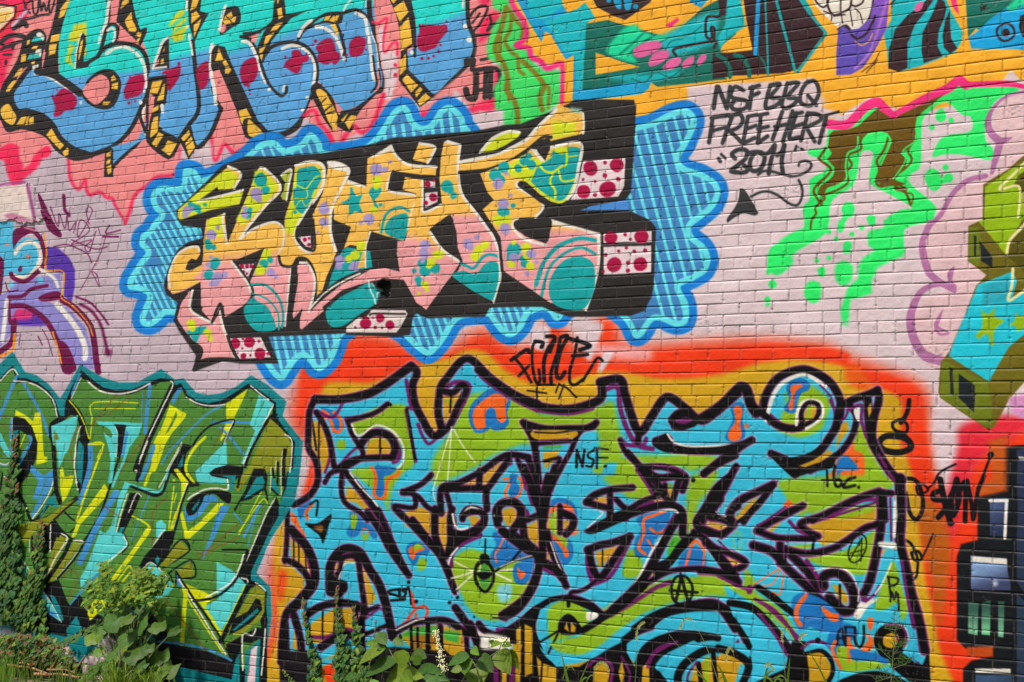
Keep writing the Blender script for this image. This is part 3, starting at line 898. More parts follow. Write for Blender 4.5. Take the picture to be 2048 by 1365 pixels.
F TE 1440,660 1460,600 1520,520 1580,580 1620,620 1580,660 1640,740 1640,790
L LM 18 1520,530 1560,570 1620,580 1680,540 1730,510 1730,400
L LM 16 1670,570 1690,640 1740,650 1810,630
L LM 18 1620,590 1600,660 1640,720 1640,790
L LM 12 1440,650 1490,540
L LM 20 1370,600 1440,660 1550,760 1640,815 1720,800 1790,700
L LM 10 1740,460 1820,450
F LM ~3 1640,420 1700,440 1740,380 1620,400
d TE 1395,490,40 1345,550,32 1450,520,38 1430,450,25 1160,600,50 1230,540,45 1200,640,40 1230,900,45 1200,890,25 1303,845,20 1310,1200,60 1290,1260,40 1380,1270,25 1400,1310,35
d LM ~2 1400,560,25 1180,960,40 1250,960,35 1210,1000,30 1410,1180,40 1430,1240,45 1310,1140,20 1290,1310,35 1440,1330,35
d LV ~2 1185,670,45 1250,590,18 1225,830,45 1283,765,18 1240,1030,45 1310,1260,40 1450,1230,40 1490,1290,15 1415,1390,20
L WH 26 1600,385 1840,350 1825,560 1790,720 1740,790
f WH 1440,395 1510,400 1560,490 1530,500
L WH 20 1340,650 1345,700 1540,830 1480,945
L WH 22 1340,950 1300,1010 1390,1110 1560,1160
f WH ~2 1610,955 2010,1070 2010,1110 1850,1040 1620,1000
L WH 34 1995,1080 1995,1300 1960,1500 1890,1670
f K 1600,310 1600,400 1560,490 1500,420 1490,370
F K 1340,680 1400,650 1560,790 1700,840 1560,840 1440,760
F K 1310,980 1370,955 1490,950 1610,960 1600,1060 1570,1140 1450,1100 1330,1040
F TE 1590,1480 1640,1360 1720,1280 1830,1250 1930,1290 1960,1380 1950,1520 1880,1660 1760,1680 1620,1620
L TE 34 1490,1480 1540,1320 1640,1190 1750,1130 1850,1105 1960,1125
L TE 24 1530,1590 1560,1440 1620,1310 1730,1220 1850,1180 1960,1230
L TE 10 1480,1440 1480,1550
f K 1230,1370 1550,1590 1620,1640 1150,1640 1190,1500
L K 22 2015,1070 2010,1300 1970,1500 1900,1700

g yellow_and_pink_lettering||
@ 700 420 4
L dfe6df 12 ~2 150,570 160,640 190,700 205,750
L dfe6df 8 ~2 175,590 210,640 215,700
L E9D4D4 14 ~1.5 170,810 440,810

= OB2 6f6413
= LB 96b90e
= CB 1fc3d4
= CR f3e3a4
= NB 1d2226
g block_lettering||olive-edged lime and turquoise blocks at the right edge
@ 1788 300 2.438
f OB2 ~1.2 640,20 560,90 435,165 432,340 362,370 360,540 450,610 400,660 340,820 270,980 228,1030 215,1180 225,1210 460,1365 490,1350 560,1220 620,1150 760,1000 1000,900 1000,-200 760,-60
f LB ~1.2 640,60 590,80 445,180 440,340 410,345 545,510 640,400 760,200 760,0
f 5a5210 ~1.2 700,60 610,120 580,175 615,180 605,340 640,320 560,450 545,510 600,560 640,600 700,560 760,300
f LB 1000,300 640,330 610,330 615,190 560,190
L CR 12 660,40 590,110 515,190 610,180 605,330
L CR 14 660,330 620,380 565,440 550,505
f 6f7a18 ~1.5 365,375 410,380 430,450 415,560 365,545
f NB 390,415 402,420 400,520 390,515
f NB ~1.2 415,440 480,520 480,575 425,540
f CB 410,655 560,600 575,590 600,640 570,740 640,680 1000,500 1000,700 700,850 560,960 500,1060 462,1130 265,1000
f 2aa9b8 ~4 430,660 560,610 560,730 430,760
L CR 14 580,580 575,660 560,735 660,670 760,620
F LB !425,775 455,805 !495,770 490,815 !530,830 535,840 490,880 !485,950 470,955 455,900 !410,925 400,905 430,860
F LB !590,785 610,815 660,790 650,830 640,860 !600,890 590,860 560,860 590,830
f 6f7a18 ~1.5 235,1020 455,1135 480,1250 470,1360 225,1205
f NB ~1.2 270,1055 285,1065 292,1200 275,1190
f NB ~1.2 315,1090 395,1150 390,1280 315,1210
F D890C0 ~5 560,1220 590,1200 660,1200 700,1300 600,1300
g dark_machine_lettering||black block letters with slate-blue windows and pale green bars at the lower right
@ 1748 800 2.416
f 15171a ~2.5 620,230 800,210 1400,200 1400,2000 430,2000 430,1300 470,1260 560,1240 440,1200 400,1160 400,760 420,700 500,680 500,470 620,440
V 4a5880 283450 550,500 640,640 560,480 650,480 655,660 560,660
l EFE6D8 14 560,490 645,490
l EFE6D8 14 640,490 632,670
V 7f9cc4 3f4668 560,790 600,900 468,755 660,770 660,890 660,920 468,920
f E9E0D0 470,758 658,770 658,795 472,782
d C3CCD8 ~6 585,885,12
V 365e50 78b890 480,1000 480,1130 455,975 505,985 500,1140 455,1130
V 365e50 78c890 540,1000 540,1130 520,980 565,970 560,1140 520,1135
V 365e50 78b890 610,1000 610,1130 600,975 630,975 625,1150 600,1145
V 2c3450 2a3a50 720,400 720,1000 690,240 1400,200 1400,2000 690,1400
L 15171a 30 680,300 660,600 660,820 700,920 760,980
F 15171a 690,420 660,430 650,520 660,700 690,640
f E9E0D0 700,275 760,280 760,295 700,290
f C24a14 ~3 450,1195 575,1190 575,1240 450,1235
f E9E0D0 488,1300 660,1300 660,1325 490,1318
V 3a5070 2f4258 560,1340 600,1400 490,1330 670,1335 670,1600 490,1600
f C8581a ~8 550,200 640,170 640,440 500,470 500,420 570,380
= Q 121013
g name_tag||black looped tag with a crown-like pointer on the red glow at right
L Q 23 170,0 160,60 130,110
L Q 16 90,110 130,95 160,120 155,155 110,150 90,130 90,110
L Q 32 150,180 60,175 25,210 50,245 120,255 175,235 165,195 110,170
L Q 21 145,380 200,390 230,450 235,530 205,580 170,540 155,450
L Q 12 395,310 320,350 290,400 260,430
L Q 12 205,420 240,410 260,440 215,455 205,420
L Q 30 320,385 330,440 350,530 370,600
L Q 28 330,440 290,450 290,480 340,490 350,520 310,570
L Q 30 400,385 385,440 370,480 380,560 410,480 400,390
L Q 25 400,480 440,400 440,590
L Q 21 450,390 470,500 480,580 500,450 530,370
L Q 14 565,265 530,360 500,430
d Q 565,265,16
L Q 14 150,680 180,700 210,770 205,850 180,870
L Q 10 285,650 265,700 235,760
L Q 14 180,740 215,735 230,770 195,775 180,740

= AC 35b8d4
= LG 8eb51e
= PR 6d1b60
= BK 0c090b
= OC2 c7971a
= OG f4661e
= BB 1a72b8
g aqua_and_lime_lettering||aqua and lime wildstyle letters outlined in black with purple edges, ochre gaps behind them
@ 0 0 1
p A 630,797 680,797 735,787 772,767 810,740 822,730 835,745 825,775 830,807 845,840 857,862 870,872 885,855 877,825 880,775 892,755 935,715 985,757 1042,797 1090,815 1160,815 1197,797 1200,765 1242,760 1250,790 1260,825 1280,860 1307,825 1330,795 1365,810 1400,837 1437,810 1480,775 1495,805 1525,825 1535,787 1560,755 1595,740 1625,742 1660,765 1680,800 1700,800 1757,780 1755,812 1747,840 1745,875 1755,907 1785,950 1805,962 1803,1093 1815,1158 1841,1226 1857,1301 1880,1700 560,1700 575,1130 572,1020 585,1000 620,987 635,962 632,925 617,900 615,870 617,825
f AC $A
@ 560 700 4
F LG ~5 560,600 700,500 850,440 1010,450 1030,600 1070,900 990,980 900,1100 860,1280 820,1180 680,1060 570,970 720,940 960,940 980,800 900,680 800,620 640,680
F LG ~8 1400,600 1480,400 1600,340 1750,380 2048,470 2060,720 1900,770 1700,850 1560,940 1350,1040 1240,1080 1220,900 1320,720
@ 960 640 4
F LG ~8 0,640 230,660 420,740 700,750 940,690 1060,660 1100,800 1130,950 1160,1150 1300,1200 1390,1450 1180,1400 980,1250 940,900 780,900 700,950 420,950 200,1000 0,1080
F LG ~9 1200,1090 1500,1080 1700,1060 1900,1100 2040,1100 1900,1180 1740,1150 1600,1180 1300,1150
@ 1400 700 4
F LG ~6 620,640 800,700 960,640 1000,560 1040,420 960,330 880,280 780,250 700,330 680,450 640,560
F LG ~7 1200,700 1280,600 1340,700 1400,850 1500,1050 1400,1150 1200,1180 900,1280 800,1330 700,1200 680,1060 900,1100 1000,1150
F LG ~8 -100,880 0,850 100,860 90,900 0,950 -100,960
F LG ~8 60,960 140,980 100,1100 0,1200 -60,1250 -60,1100
# orange and blue squiggles
@ 560 700 4
F BB !320,460 440,490 500,560 510,620 480,670 430,670 400,600 370,540
F OG 330,480 380,500 400,530 350,560
L OG 26 430,500 480,550 490,620 470,660 430,650 420,610 400,560
F BB 1560,660 1510,560 1520,460 1580,380 1700,310 1840,400 1820,500 1830,590 1770,640 1700,640 1660,580 1620,640
F OG 1580,640 1545,580 1545,500 1580,440 1720,350 1820,400 1800,440 1810,540 1780,580 1740,560 1720,480 1680,460 1640,510 1640,630
L BB 34 1600,650 1660,620 1660,520 1690,480 1720,560 1750,620 1790,620
F BB ~2 760,930 900,940 930,960 880,1000 830,1020 840,1120 800,1180 760,1140 780,1030
L OG 26 730,940 760,990 760,1080 750,1150 790,1190 840,1170 850,1080 870,1030 940,1000 950,970
L OG 22 1790,1040 1840,1030 1830,1080 1800,1140 1820,1190 1880,1190 1920,1150 1930,1060 1910,1020
F BB 1840,1000 1900,1000 1890,1060 1920,1110 1880,1180 1830,1160 1840,1090
d LG ~4 490,760,40
@ 1400 700 4
F BB 240,440 330,420 350,480 340,560 360,640 350,710 270,740 200,700 240,600 260,540
F OG 270,460 320,450 340,500 320,570 330,680 300,720 240,720 225,660 280,570
d OG 370,605,18
F BB 690,300 740,240 820,230 880,270 870,320 810,350 780,430 760,500 700,500 670,460 710,390
F OG 720,300 790,275 820,290 760,340 740,470 705,460 730,370
F OG ~2 1180,760 1230,740 1240,800 1310,850 1310,1030 1240,1050 1130,1170 1060,1190 990,1130 990,1040 1060,960 1100,850 1140,830
F BB ~2 1090,920 1120,860 1180,850 1250,920 1260,960 1140,970 1120,1020 1130,1120 1060,1150 1040,1090 1090,1010
f OG 660,1240 710,1190 760,1250 700,1290
@ 560 1024 4
F BB ~2 560,0 620,20 700,80 760,140 780,200 740,210 700,150 650,140 620,190 560,200 530,160 560,100
F LG ~2 570,20 620,40 600,130 570,130
L OG 10 650,180 660,140 690,140 710,180
d LG ~3 680,200,26
F OG 90,0 130,40 160,110 210,190 180,200 130,120 90,70
F BB 140,-80 250,-90 200,0 160,60
L OG 24 260,-60 210,0 220,60
F BB ~2 1020,350 1010,290 1050,240 1140,240 1200,300 1180,340 1120,350 1100,400 1060,420 
F OG 1030,300 1070,270 1130,280 1160,300 1090,330 1070,380 1040,360
F LG ~3 1060,290 1100,250 1150,290 1100,300 1080,320
F LG ~3 1100,420 1120,370 1170,390 1160,450 1110,470
L d9472a 24 1000,900 1040,830 1100,770 1160,760 1180,800 1160,850
L d9472a 20 990,880 1060,880 1090,820
L d9472a 30 1040,640 1060,700 1070,760
# wheel
F LG ~5 1370,400 1500,300 1640,330 1800,400 2048,330 2060,500 2000,700 1900,800 1750,870 1600,850 1500,760 1440,640 1380,560
F 7fcad0 ~5 1740,600 1850,580 1840,700 1760,720
F BB ~3 1700,180 1800,150 1900,200 1980,280 2060,340 2020,400 1880,400 1760,440 1700,440 1680,350 1730,270
L OG 14 1800,190 1760,280 1720,340 1730,400
F BB 1880,420 1950,400 2040,400 2010,520 1950,580 1880,560 1860,480
F OG 1900,440 1920,470 1960,480 1950,520 1910,530
@ 960 940 4
F BB ~2 560,260 640,225 740,260 780,350 760,450 700,480 620,400 560,380
F BB ~2 570,520 680,520 740,600 740,700 680,760 620,700 590,600
L OG 40 560,330 640,290 720,310 740,370
L OG 40 540,330 540,450 560,520 620,560 680,640 690,680
F LG ~3 550,400 600,320 640,350 640,480 700,560 680,620 620,540 560,480
d OG ~4 750,490,34
F LG ~5 900,0 1000,-40 1200,-100 1300,-40 1400,150 1180,220 1140,60 1000,50
F LG ~8 1640,480 1650,300 1680,60 1820,40 1760,200 1720,400 1710,500
F LG ~5 1140,840 1170,680 1200,640 1260,650 1300,780 1240,860
F BB ~3 1260,380 1500,320 1520,380 1480,500 1400,560 1380,660 1300,700 1240,680 1240,560 1290,470
L OG 24 1480,330 1400,360 1310,400 1310,500 1270,620 1320,670
L OG 20 1360,470 1420,510 1480,480
L OG 16 1340,560 1380,620
F BB ~4 1600,700 1680,620 1780,640 1800,780 1600,790
L OG 26 1680,620 1730,570 1790,640
L OG 20 1680,650 1640,780
L OG 16 1800,650 1780,780
F LG ~8 1100,1200 1400,980 1600,900 1800,860 1960,880 2048,930 2048,1000 1700,1000 1400,1080 1200,1200 1000,1400 800,1400 760,1300
F LG ~7 600,1050 720,1050 860,1120 880,1200 820,1260 640,1200 600,1300 640,1380 560,1380 570,1200
@ 1400 960 2.627
F LG ~8 440,0 980,-20 980,60 760,110 600,180 540,130 460,80
F LG ~4 560,400 780,370 920,270 930,400 860,500 700,470 600,440
F LG ~3 1010,430 1060,560 1090,680 1060,740 1040,650 980,680 920,680 940,600
F LG ~5 0,500 120,510 220,560 240,470 290,540 300,600 420,680 500,800 520,896 460,800 380,720 280,640 120,600 0,560
L OG 8 290,550 400,480 440,470 420,600 380,590
L OG 7 420,480 380,550 310,560
F BB ~3 480,650 520,600 600,600 740,700 740,780 640,800 600,760 520,790
F OG 500,640 540,610 570,600 530,680 540,740 520,760 500,710
F OG 610,670 660,670 730,720 720,750 680,740
F OG ~2 690,896 730,820 760,860 720,896
F OG ~2 880,730 910,730 905,780 885,790
L LG 6 190,270 175,320 190,370 215,360 215,300 190,270
@ 980 1100 1.494
F LG ~5 1060,310 1200,320 1180,350 1050,350
F OG ~3 1030,310 1060,260 1100,300 1140,260 1140,300 1080,320 1090,345 1060,340
F BB ~3 1010,270 1060,220 1100,250 1060,300 1180,310 1180,330 1050,330
# lime/cyan big swoosh at the bottom centre
F LG ~6 220,250 300,200 400,140 520,90 640,85 740,110 800,160 860,230 880,300 800,200 700,140 580,150 460,190 380,250 300,310 200,300
F AC ~4 150,230 170,180 240,150 180,200 190,300 300,300 400,230 500,180 620,160 760,190 840,260 880,330 900,396 780,396 760,300 640,280 520,330 450,396 420,350 440,270 320,330 220,340 170,300
# ---- ochre gaps
@ 560 700 4
f OC2 ~2 260,560 330,590 400,660 430,900 320,1000 330,900 250,780 
l BK 18 255,560 290,800
f OC2 ~2 680,840 700,740 760,690 860,700 900,780 880,850 780,860
L LG 24 ~5 720,730 800,690 870,740
L BK 16 800,690 800,850
f OC2 ~2 1300,330 1450,330 1380,520 1310,600
L LG 20 ~5 1330,400 1380,430
f OC2 ~2 1440,1060 1640,930 1620,1080 1400,1100
f OC2 ~2 540,1080 620,1140 740,1300 860,1400 700,1300 600,1220 520,1210
f OC2 ~2 1090,1250 1180,1280 1300,1400 1000,1420 1000,1300
@ 560 1024 4
f OC2 ~2 990,10 1060,0 1240,0 1350,0 1360,250 1300,340 1200,230 1090,130
f OC2 ~2 80,200 250,350 260,500 240,540 90,400
f OC2 ~2 0,430 90,430 190,530 190,620 60,740 0,760
F RO ~10 0,480 50,500 30,640 0,700
f OC2 ~2 380,640 420,400 520,380 620,350 660,400 770,700 680,780 640,650 600,400 480,410
f OC2 ~2 240,900 420,780 640,760 640,1000 300,1050 230,1050
f OC2 ~2 120,880 150,1000 140,1120 100,1080
f OC2 ~2 960,1000 1100,920 1300,900 1480,980 1480,1150 1350,1180 1150,1100 1050,1090
f LG ~5 980,950 1150,930 1100,1000 980,1010
f 3fae3a ~4 1310,950 1420,940 1450,1060 1310,1050
f OC2 ~2 1880,1000 1960,880 2048,900 2048,1364 1640,1364 1640,1200 1900,1200
f LG ~4 1900,960 1940,920 1920,1040
f OC2 ~2 1500,30 1590,40 1600,100 1550,160
f OC2 ~2 1760,0 1900,0 1880,100 1800,80
f OC2 ~2 700,1100 330,1190 460,1130 460,1364 240,1364 300,1250
F RO ~4 350,1250 400,1220 460,1230 450,1364 380,1364
@ 960 940 4
f OC2 ~2 -20,-20 180,-60 60,120 20,130
f OC2 ~2 180,320 260,300 290,340 270,470 200,440
f OC2 ~2 360,460 460,400 560,600 560,750 500,730 450,600 370,540
f OC2 ~2 650,400 720,400 720,450 670,500
f OC2 ~2 880,240 1020,210 1030,280 940,270
f OC2 ~2 1180,320 1380,240 1500,180 1460,260 1250,320
f OC2 ~2 920,660 1110,600 1060,690 950,790
f OC2 ~2 1770,430 1880,200 1920,180 1830,400 1980,450 1960,490 1800,470
f OC2 ~2 1900,660 2040,760 2000,790
f 5aa02a ~3 1440,80 1560,120 1520,240 1480,140
f 4aa82a ~3 1500,600 1580,480 1620,500 1600,620 1500,700
f OC2 ~2 1320,900 1390,780 1390,840
f 5aa82a ~3 490,100 540,20 580,40 520,200 480,280
f AC ~3 1000,-60 1100,-60 1080,40 960,60
f OC2 ~2 680,1230 720,1190 770,1230 760,1290 690,1290
@ 1400 960 2.627
f OC2 ~2 10,230 90,70 100,110 50,210 130,250 100,270 20,250
f OC2 ~2 180,200 250,120 310,80 270,150 200,215
f OC2 ~2 350,270 410,220 430,225 370,280
f OC2 ~2 600,220 760,170 940,110 950,200 880,240 760,320 640,350 600,300 560,240
f LG ~4 700,190 800,140 940,120 900,170 740,210
f OC2 ~2 100,390 190,420 230,450 160,460
f OC2 ~2 695,550 740,560 780,620 770,660 720,620
f OC2 ~2 940,380 985,360 900,480
f OC2 ~2 950,810 1030,790 1050,840 1000,896 960,880
f OC2 ~2 1090,60 1120,60 1160,100 1150,180 1120,190
f LG ~3 440,350 600,340 590,360 450,380
@ 980 1100 1.494
f OC2 ~2 70,250 130,230 160,340 200,396 60,396
f OC2 ~2 220,345 380,300 440,340 440,420 200,420
f OC2 ~2 600,380 640,330 740,300 770,340 740,420 600,420
f OC2 ~2 940,310 990,300 1020,350 1010,420 940,400
h PR BK 17
@ 560 700 4
s 1.6
L PR 26 300,490 420,540 500,430 
L PR 30 1010,240 1040,420 1060,470 1010,480 1050,700 1085,890
L PR 26 1100,600 1180,750 1260,700
L PR 34 1330,300 1400,260 1500,270 1510,330 1440,480 1370,620
L PR 30 1650,250 1850,370 2060,490
L PR 22 380,700 400,840 360,980
L PR 26 520,550 620,540
L PR 34 690,660 800,650 900,700 950,790 950,870 910,900
L PR 24 600,790 530,860 480,930
L PR 22 600,1100 720,1260 840,1400
L PR 26 1660,1130 1780,960 1850,910
L PR 26 1900,870 1960,1060 2020,1240
L BK 59 280,395 480,395 700,350 850,270 1000,165 1050,130
L BK 51 1050,130 1095,180 1060,290 1080,430 1140,560 1190,650 1240,690 1290,640 1265,500 1280,320 1340,220 1500,70 1700,240 1900,370 2060,430
L BK 44 1280,320 1380,340 1450,280 1490,320 1420,460 1360,600 1280,680
L BK 16 1370,350 1360,500
L BK 41 275,400 235,500 225,680 230,790 290,900 300,1050 240,1160 110,1240
L BK 36 290,500 350,600 400,740 430,920 460,960
L BK 14 310,580 310,900
L BK 30 860,430 750,510 540,570
L BK 30 540,570 580,680 640,770
d BK 880,437,17
L BK 51 640,770 700,690 790,665 880,700 920,780 900,860
L BK 41 450,960 540,900 640,870 780,860 900,860
L BK 30 640,760 660,850 560,920 470,960 400,990 360,1060
L WH 16 575,600 610,680 660,680 760,610 880,640 960,720 990,800 980,900 940,950
L BK 44 500,950 620,1090 720,1220 830,1380
L BK 30 500,960 490,1100 520,1220 640,1300 700,1364
L BK 20 1015,470 1040,620 1080,880
L BK 35 1210,1000 1120,1080 980,1140 1060,1140
L BK 30 980,1130 1100,1170 1180,1260 1290,1310
L BK 30 1080,1170 1070,1260 910,1250 980,1340
L BK 41 1290,1310 1290,1110 1420,1070 1600,980 1760,870 1850,840 1990,860
L BK 41 1300,1110 1640,1110
L BK 41 1600,970 1590,1100
L BK 44 1830,880 1700,1060 1650,1140 1655,1280
L BK 30 1320,1110 1360,1250 1390,1400
L BK 30 1900,880 1960,1020 2010,1150 2048,1240
L BK 44 1945,580 2010,680 2048,760
L WH 9 1380,620 1330,760 1260,1000 1225,1120 1240,1210
L WH 9 1370,620 1360,800 1340,1050
L WH 9 1390,640 1470,780 1560,900
L WH 12 560,980 640,1090 740,1200 830,1320
L BK 44 1460,1330 1500,1280 1580,1280 1630,1330 1630,1400
L WH 14 1450,1330 1520,1265 1620,1290
L BK 51 1740,1400 1730,1280 1800,1220 1880,1220 1930,1280 1920,1380
L WH 12 1715,1330 1750,1230 1830,1195 1920,1230
@ 960 640 4
L PR 30 0,450 160,570 420,710 700,750 900,710
L PR 40 1000,560 1100,540 1120,700 1180,880 1260,1000 1380,1030
L PR 34 1330,950 1300,1000 1180,1000 1130,960
L BK 58 -10,400 160,530 340,640 520,700 700,715 860,680 970,620 970,500
L BK 58 960,500 1120,480 1160,600 1210,760 1280,900 1380,760 1490,620 1620,690 1760,800 1880,740 2060,590
L BK 44 1280,880 1260,980 
L BK 44 360,830 520,870 700,870 880,860 930,820
L BK 44 360,830 420,950 450,1100 470,1300
L BK 30 930,820 800,900 720,1060 640,1200 560,1364
L BK 24 450,990 600,980 720,970
F OC2 430,890 760,890 730,950 460,960
L BK 14 440,900 600,905 780,880
L PR 16 480,970 700,955
f OC2 500,1060 640,1040 600,1120 520,1200
L 4aa82a 20 ~3 520,1020 640,1015
L BK 26 520,1130 640,1110 560,1250 540,1364
L BK 41 380,1100 440,1250 470,1400
L BK 61 1540,800 1600,750 1700,780 1640,840 1560,840
F BK 1510,800 1560,740 1660,740 1760,780 1720,850 1620,870 1540,850
F PR 1560,800 1640,780 1700,800 1640,830 1580,825
L BK 61 1410,970 1500,950 1520,1020 1700,1040 1900,1040 2060,1030
F BK 1380,990 1500,900 1530,990 1600,1010 1500,1060
L WH 16 1500,910 1560,980 1700,1010 2000,1000
L BK 30 1120,960 1180,1080 1300,1180 1450,1260 1640,1240
L BK 44 1180,1060 1280,1180 1380,1330 1420,1400
L BK 41 1300,1180 1480,1180 1640,1250 1620,1364
L PR 20 1250,1200 1340,1330 1380,1400
L PR 20 1380,1160 1560,1180 1640,1230
L BK 36 1800,1230 1900,1160 2048,1090
L BK 30 1960,1320 2048,1190
d BK 1705,1280,20
L WH 12 1880,1400 1920,1300
# F3 head circle
@ 1400 700 4
L PR 34 560,520 660,600 800,640
L PR 26 1040,400 1080,500 1060,620 1000,720
L WH 30 530,560 560,440 620,310 720,230 850,200 1000,290
L PR 16 960,280 1050,380 1080,520
L BK 51 -10,550 160,440 310,300 370,330 400,430 520,520 620,600 740,630 840,600 
L BK 72 320,300 370,320 410,440 450,500
L BK 55 500,500 530,360 620,230 780,165 900,175 1040,260 1120,400 1110,560 1040,700 920,850 780,900
L BK 51 570,830 680,880 780,950 760,1000
F BK !540,800 640,860 760,890 900,860 1040,740 1110,600 1130,420 1090,440 1060,620 1000,720 880,820 700,860
F BK 560,840 700,890 780,930 860,900 1000,900 1080,820 1060,940 900,980 760,1020 700,990
L BK 41 1200,440 1250,540 1220,680 1140,800 1040,880 880,970
f OC2 1130,600 1180,560 1190,640 1120,740 1080,790 1100,700
f OC2 790,930 900,890 1040,800 1060,830 960,900 840,940
L PR 20 1120,560 1160,540 1190,470
L WH 24 770,600 780,500 820,420 900,400 970,430 980,520 930,580 850,630
L BK 32 820,600 810,500 860,420 940,430 950,510 900,570 820,610
f OC2 850,490 870,480 840,590
f OC2 890,460 930,470 910,550 885,560
L BK 51 1160,430 1240,390 1360,350 1420,320
L BK 51 1420,320 1430,400 1390,560 1380,700 1420,820
L BK 61 1340,400 1350,560 1370,720 1430,840 1540,1000 1610,1040
f OC2 1340,460 1370,420 1370,500 1350,540
F WH 1230,480 1270,450 1280,560 1250,560
L PR 26 1180,480 1290,440 1290,560 1330,700
L PR 24 1430,840 1510,980 1570,1100 1560,1364
L BK 72 1600,1030 1600,1200 1600,1364
L BK 44 1470,1180 1480,1364
L BK 44 1530,1150 1400,1150 1200,1220 1000,1320 900,1370
L PR 26 1440,1200 1300,1210 1100,1300 950,1370
L BK 51 410,720 330,770 180,870 30,990
L BK 41 -10,800 150,790 300,760 420,720
L BK 41 290,930 200,1080 100,1220 20,1330
L PR 16 310,930 230,1100 150,1240 120,1320
L BK 41 590,1080 480,1130 340,1200 250,1290 220,1364
L BK 41 570,1100 480,1220 390,1320 350,1380
L PR 16 620,1050 560,1090
L BK 36 820,1250 700,1290 600,1364
L WH 8 110,1280 160,1330 210,1330
L WH 30 ~4 1575,1180 1570,1364
# F4 lower left
@ 560 1024 4
L PR 50 420,400 480,300 560,280 640,310 700,400
L PR 26 100,200 200,300 240,450
L PR 34 800,-10 860,120 920,280 1000,450
L PR 30 1370,100 1400,170 1500,170 1600,80
L PR 40 1600,190 1450,260 1370,350 1370,430
L PR 30 1340,420 1380,560
L PR 30 680,860 740,820 800,780
L PR 30 240,1000 380,1000 500,940 640,960
L PR 24 940,920 1100,870 1250,870 
L PR 30 1740,940 1850,930 1950,850 2048,790
f BK ~3 0,1110 240,1130 320,1180 240,1364 0,1364
f BK ~3 640,1130 1040,1110 1300,1200 1650,1180 1650,1420 640,1420
L BK 30 60,-20 55,200 40,400
L BK 61 90,140 200,260 270,420 270,580 180,700 100,780
L BK 41 40,380 140,430 220,520 240,620 
L BK 51 240,600 140,720 50,820 20,1000 10,1200
L BK 51 110,830 160,1000 180,1180
L BK 30 50,900 60,1150
L BK 12 110,210 110,400
L BK 12 150,220 150,430
L BK 12 200,280 210,480
F BK 200,95 300,90 410,20 385,120 345,250 310,180
F 8f5a1a ~3 270,120 340,110 330,160
L BK 16 240,-60 300,-90 290,30
L BK 44 700,0 800,150 870,280 950,400 1030,510
L BK 41 780,-20 850,140 920,300 1010,480
L BK 41 950,0 1060,110 1180,240 1270,340 1340,480 1400,640
L BK 41 1060,60 1220,260 1300,360 1360,300 1360,60 1380,-20
L BK 51 1240,-20 1240,180 1290,330
L BK 61 400,620 400,450 450,340 540,290 640,330 720,470 790,580 840,720 880,900 900,1000
L BK 61 400,640 420,590 480,560 510,600 460,650 400,640
L BK 36 460,380 560,350 620,380 640,500 660,640 680,780
f AC ~2 480,540 520,430 580,400 620,560 640,700 560,720 540,560
L WH 10 470,540 500,440 530,410 590,410
L BK 30 490,360 480,460 430,540
L BK 47 690,790 660,850 650,1000 650,1130
L BK 30 680,800 780,760
L BK 51 210,830 320,760 460,730 600,740 670,800
f AC ~2 680,870 800,780 830,850 850,900 700,960
L BK 30 690,970 860,900
L BK 14 340,800 340,1020
L BK 14 440,760 430,1000
L BK 14 230,930 240,1060
L BK 26 600,780 620,960
L BK 55 330,1080 500,980 640,1010
L BK 44 920,960 1050,890 1200,870 1350,880 1500,980
L BK 51 1400,770 1480,880 1560,1000 1590,1100
L BK 44 1590,900 1650,960 1750,980 1900,900 2048,780
L BK 12 1060,930 1060,1080
L BK 12 1100,930 1105,1100
L BK 20 1190,910 1200,1090
L BK 41 1280,920 1300,1080 1370,1170
L BK 30 1490,980 1500,1160
F e8d0cc ~2 1500,900 1560,930 1600,960 1700,1000 1840,1000 1840,1090 1620,1100 1580,980
L BK 51 1520,900 1600,1060 
L WH 12 930,940 1080,870 1150,855
L BK 41 1460,60 1480,20 1560,0 1630,20 1630,100 1560,180
L WH 16 1380,20 1400,110 1440,140 1500,130
L BK 36 1380,160 1480,170 1600,110 1640,40
F BK 1360,200 1500,180 1600,170 1450,250 1380,330 1320,340
L WH 14 1420,290 1360,370 1350,460 1390,600 1420,650
L BK 35 1340,440 1400,640
L WH 12 1370,530 1540,480
L WH 10 1400,400 1540,470
L WH 12 1410,620 1540,500
L WH 14 1720,490 1850,550
L WH 14 1740,470 1860,460
L BK 14 1645,220 1640,340
F BK 1600,350 1640,335 1675,360 1670,420 1610,420
o BK 26 1635,390 1570,440 1570,560 1640,640 1700,560 1700,460
F 4a9a3a ~2 1600,470 1630,410 1670,450 1680,540 1640,620 1600,560
F BK ~2 1580,480 1690,480 1680,520 1630,540 1590,520
L WH 8 1600,430 1595,470
L BK 18 1710,480 1850,400 2048,350
L BK 18 1850,400 1960,260
L WH 8 1760,440 1880,390 2048,340
d BK 1420,687,15 1355,727,14 1090,718,16 1028,565,15 1552,845,9
L BK 14 1700,850 1800,840 1950,720 2048,560
L BK 44 1800,850 1920,770 2030,600 2060,500
L WH 12 2040,420 2020,560 1920,700
# F5
@ 960 940 4
L PR 36 350,60 370,150
L PR 30 300,290 370,330 380,370 360,420
F PR 640,300 740,360 720,390 650,370
L PR 24 840,490 960,420 1180,400
L PR 34 860,620 860,760 890,880
L PR 30 1220,530 1150,670 1040,850 900,920
L PR 34 1560,360 1440,580 1340,800 1200,1000
L PR 30 1380,260 1200,310
L PR 40 1520,900 1400,950 1250,1050 1060,1180
L PR 26 1620,640 1500,780
L PR 24 1380,100 1480,200
L PR 26 500,790 600,840
L PR 30 1720,490 1850,520
L BK 55 350,-20 400,100 450,240 490,360 500,500
L BK 51 600,-20 540,200 510,400
